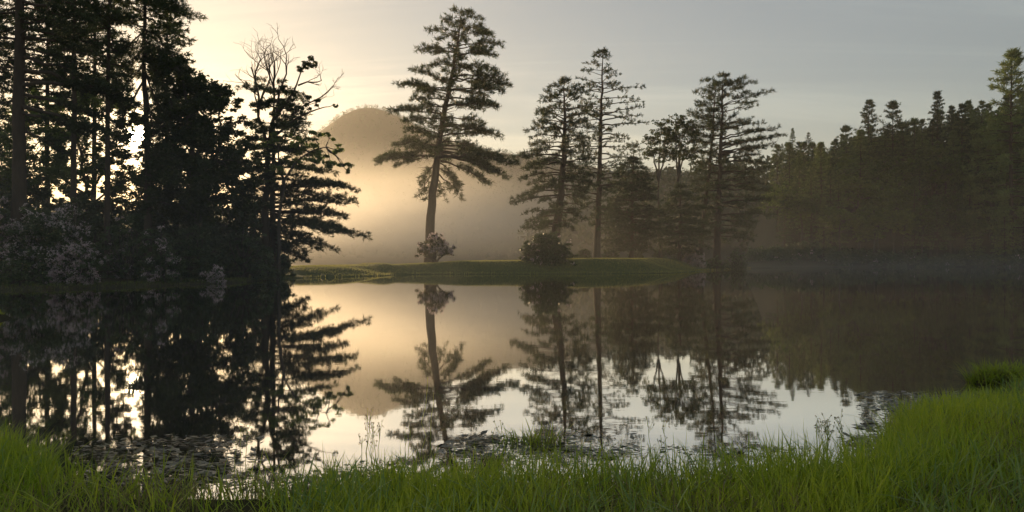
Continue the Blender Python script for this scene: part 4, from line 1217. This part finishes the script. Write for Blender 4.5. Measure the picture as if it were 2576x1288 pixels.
# ------------------------------------------------------------------ the morning air
def volume_mat(name, density, col, g):
    m, nt, L = new_mat(name)
    v = N(nt, 'ShaderNodeVolumePrincipled', inp={'Color': (*col, 1), 'Density': density, 'Anisotropy': g})
    o = N(nt, 'ShaderNodeOutputMaterial'); L.new(v.outputs[0], o.inputs['Volume'])
    return m
def box(name, lo, hi, mat):
    v = [(x, y, z) for x in (lo[0], hi[0]) for y in (lo[1], hi[1]) for z in (lo[2], hi[2])]
    q = [(0, 1, 3, 2), (4, 6, 7, 5), (0, 4, 5, 1), (2, 3, 7, 6), (0, 2, 6, 4), (1, 5, 7, 3)]
    me = bpy.data.meshes.new(name); me.from_pydata(v, [], q); me.materials.append(mat)
    o = bpy.data.objects.new(name, me); COL.objects.link(o)
    return o
hz = box('haze', (-1500, -1500, -3.0), (1500, 1500, 205), volume_mat('morning_haze', HAZE_DENSITY, (0.96, 0.95, 0.93), HAZE_G))
tag(hz, 'thin morning haze filling the whole valley', 'haze', kind='stuff')

def mist(label, c, r, density, seed, col=(0.96, 0.95, 0.92)):
    """a soft edged bank of mist: densest in the middle, thinning out evenly to nothing"""
    m, nt, L = new_mat('valley_mist')
    tc = N(nt, 'ShaderNodeTexCoord')
    ln = N(nt, 'ShaderNodeVectorMath', operation='LENGTH')
    L.new(tc.outputs['Object'], ln.inputs[0])
    fall = mathn(nt, 'POWER', mathn(nt, 'SUBTRACT', 1.0, mathn(nt, 'POWER', mathn(nt, 'MINIMUM', ln.outputs['Value'], 1.0), 2.0)), 1.8)
    nz = N(nt, 'ShaderNodeTexNoise', inp={'Scale': 3.0, 'Detail': 2.0})
    L.new(tc.outputs['Object'], nz.inputs['Vector'])
    dn = mathn(nt, 'MULTIPLY', mathn(nt, 'MULTIPLY', fall, mathn(nt, 'ADD', mathn(nt, 'MULTIPLY', nz.outputs['Fac'], 1.2), 0.4)), density)
    v = N(nt, 'ShaderNodeVolumePrincipled', inp={'Color': (*col, 1), 'Anisotropy': HAZE_G})
    L.new(dn, v.inputs['Density'])
    o = N(nt, 'ShaderNodeOutputMaterial'); L.new(v.outputs[0], o.inputs['Volume'])
    mb = MB()
    nu, nv = 32, 16
    th, ph = np.meshgrid(np.arange(nu) * 2 * math.pi / nu, np.linspace(0.02, math.pi - 0.02, nv), indexing='ij')
    vv = np.stack([np.cos(th) * np.sin(ph), np.sin(th) * np.sin(ph), np.cos(ph)], -1).reshape(-1, 3) * 1.02
    i, j = np.meshgrid(np.arange(nu), np.arange(nv - 1), indexing='ij'); i = i.ravel(); j = j.ravel(); i2 = (i + 1) % nu
    f = np.concatenate([np.stack([i * nv + j, i * nv + j + 1, i2 * nv + j + 1], 1), np.stack([i * nv + j, i2 * nv + j + 1, i2 * nv + j], 1)])
    top = np.arange(nu) * nv; bot = top + nv - 1
    mb.add(vv, np.concatenate([f, np.stack([np.full(nu - 2, top[0]), top[1:-1], top[2:]], 1), np.stack([np.full(nu - 2, bot[0]), bot[2:], bot[1:-1]], 1)]))
    ob = mb.build('mist', m)
    ob.location = c; ob.scale = r
    tag(ob, label, 'mist', kind='stuff')
mist('golden bank of mist lying in the valley below the mountain', (-75, 430, 25), (165, 240, 29), MIST_DENSITY, 1)
mist('thin breath of mist over the open water before the lawn', (10, 105, 1), (95, 75, 20), 0.0010, 3)
mist('low pale mist smoking off the water along the hillside shore', (70, 150, 0.0), (105, 50, 4.0), 0.0018, 4)
mist('faint shaded mist hanging before the dark wooded bank', (-26, 42, 2), (42, 26, 12), 0.0032, 5)
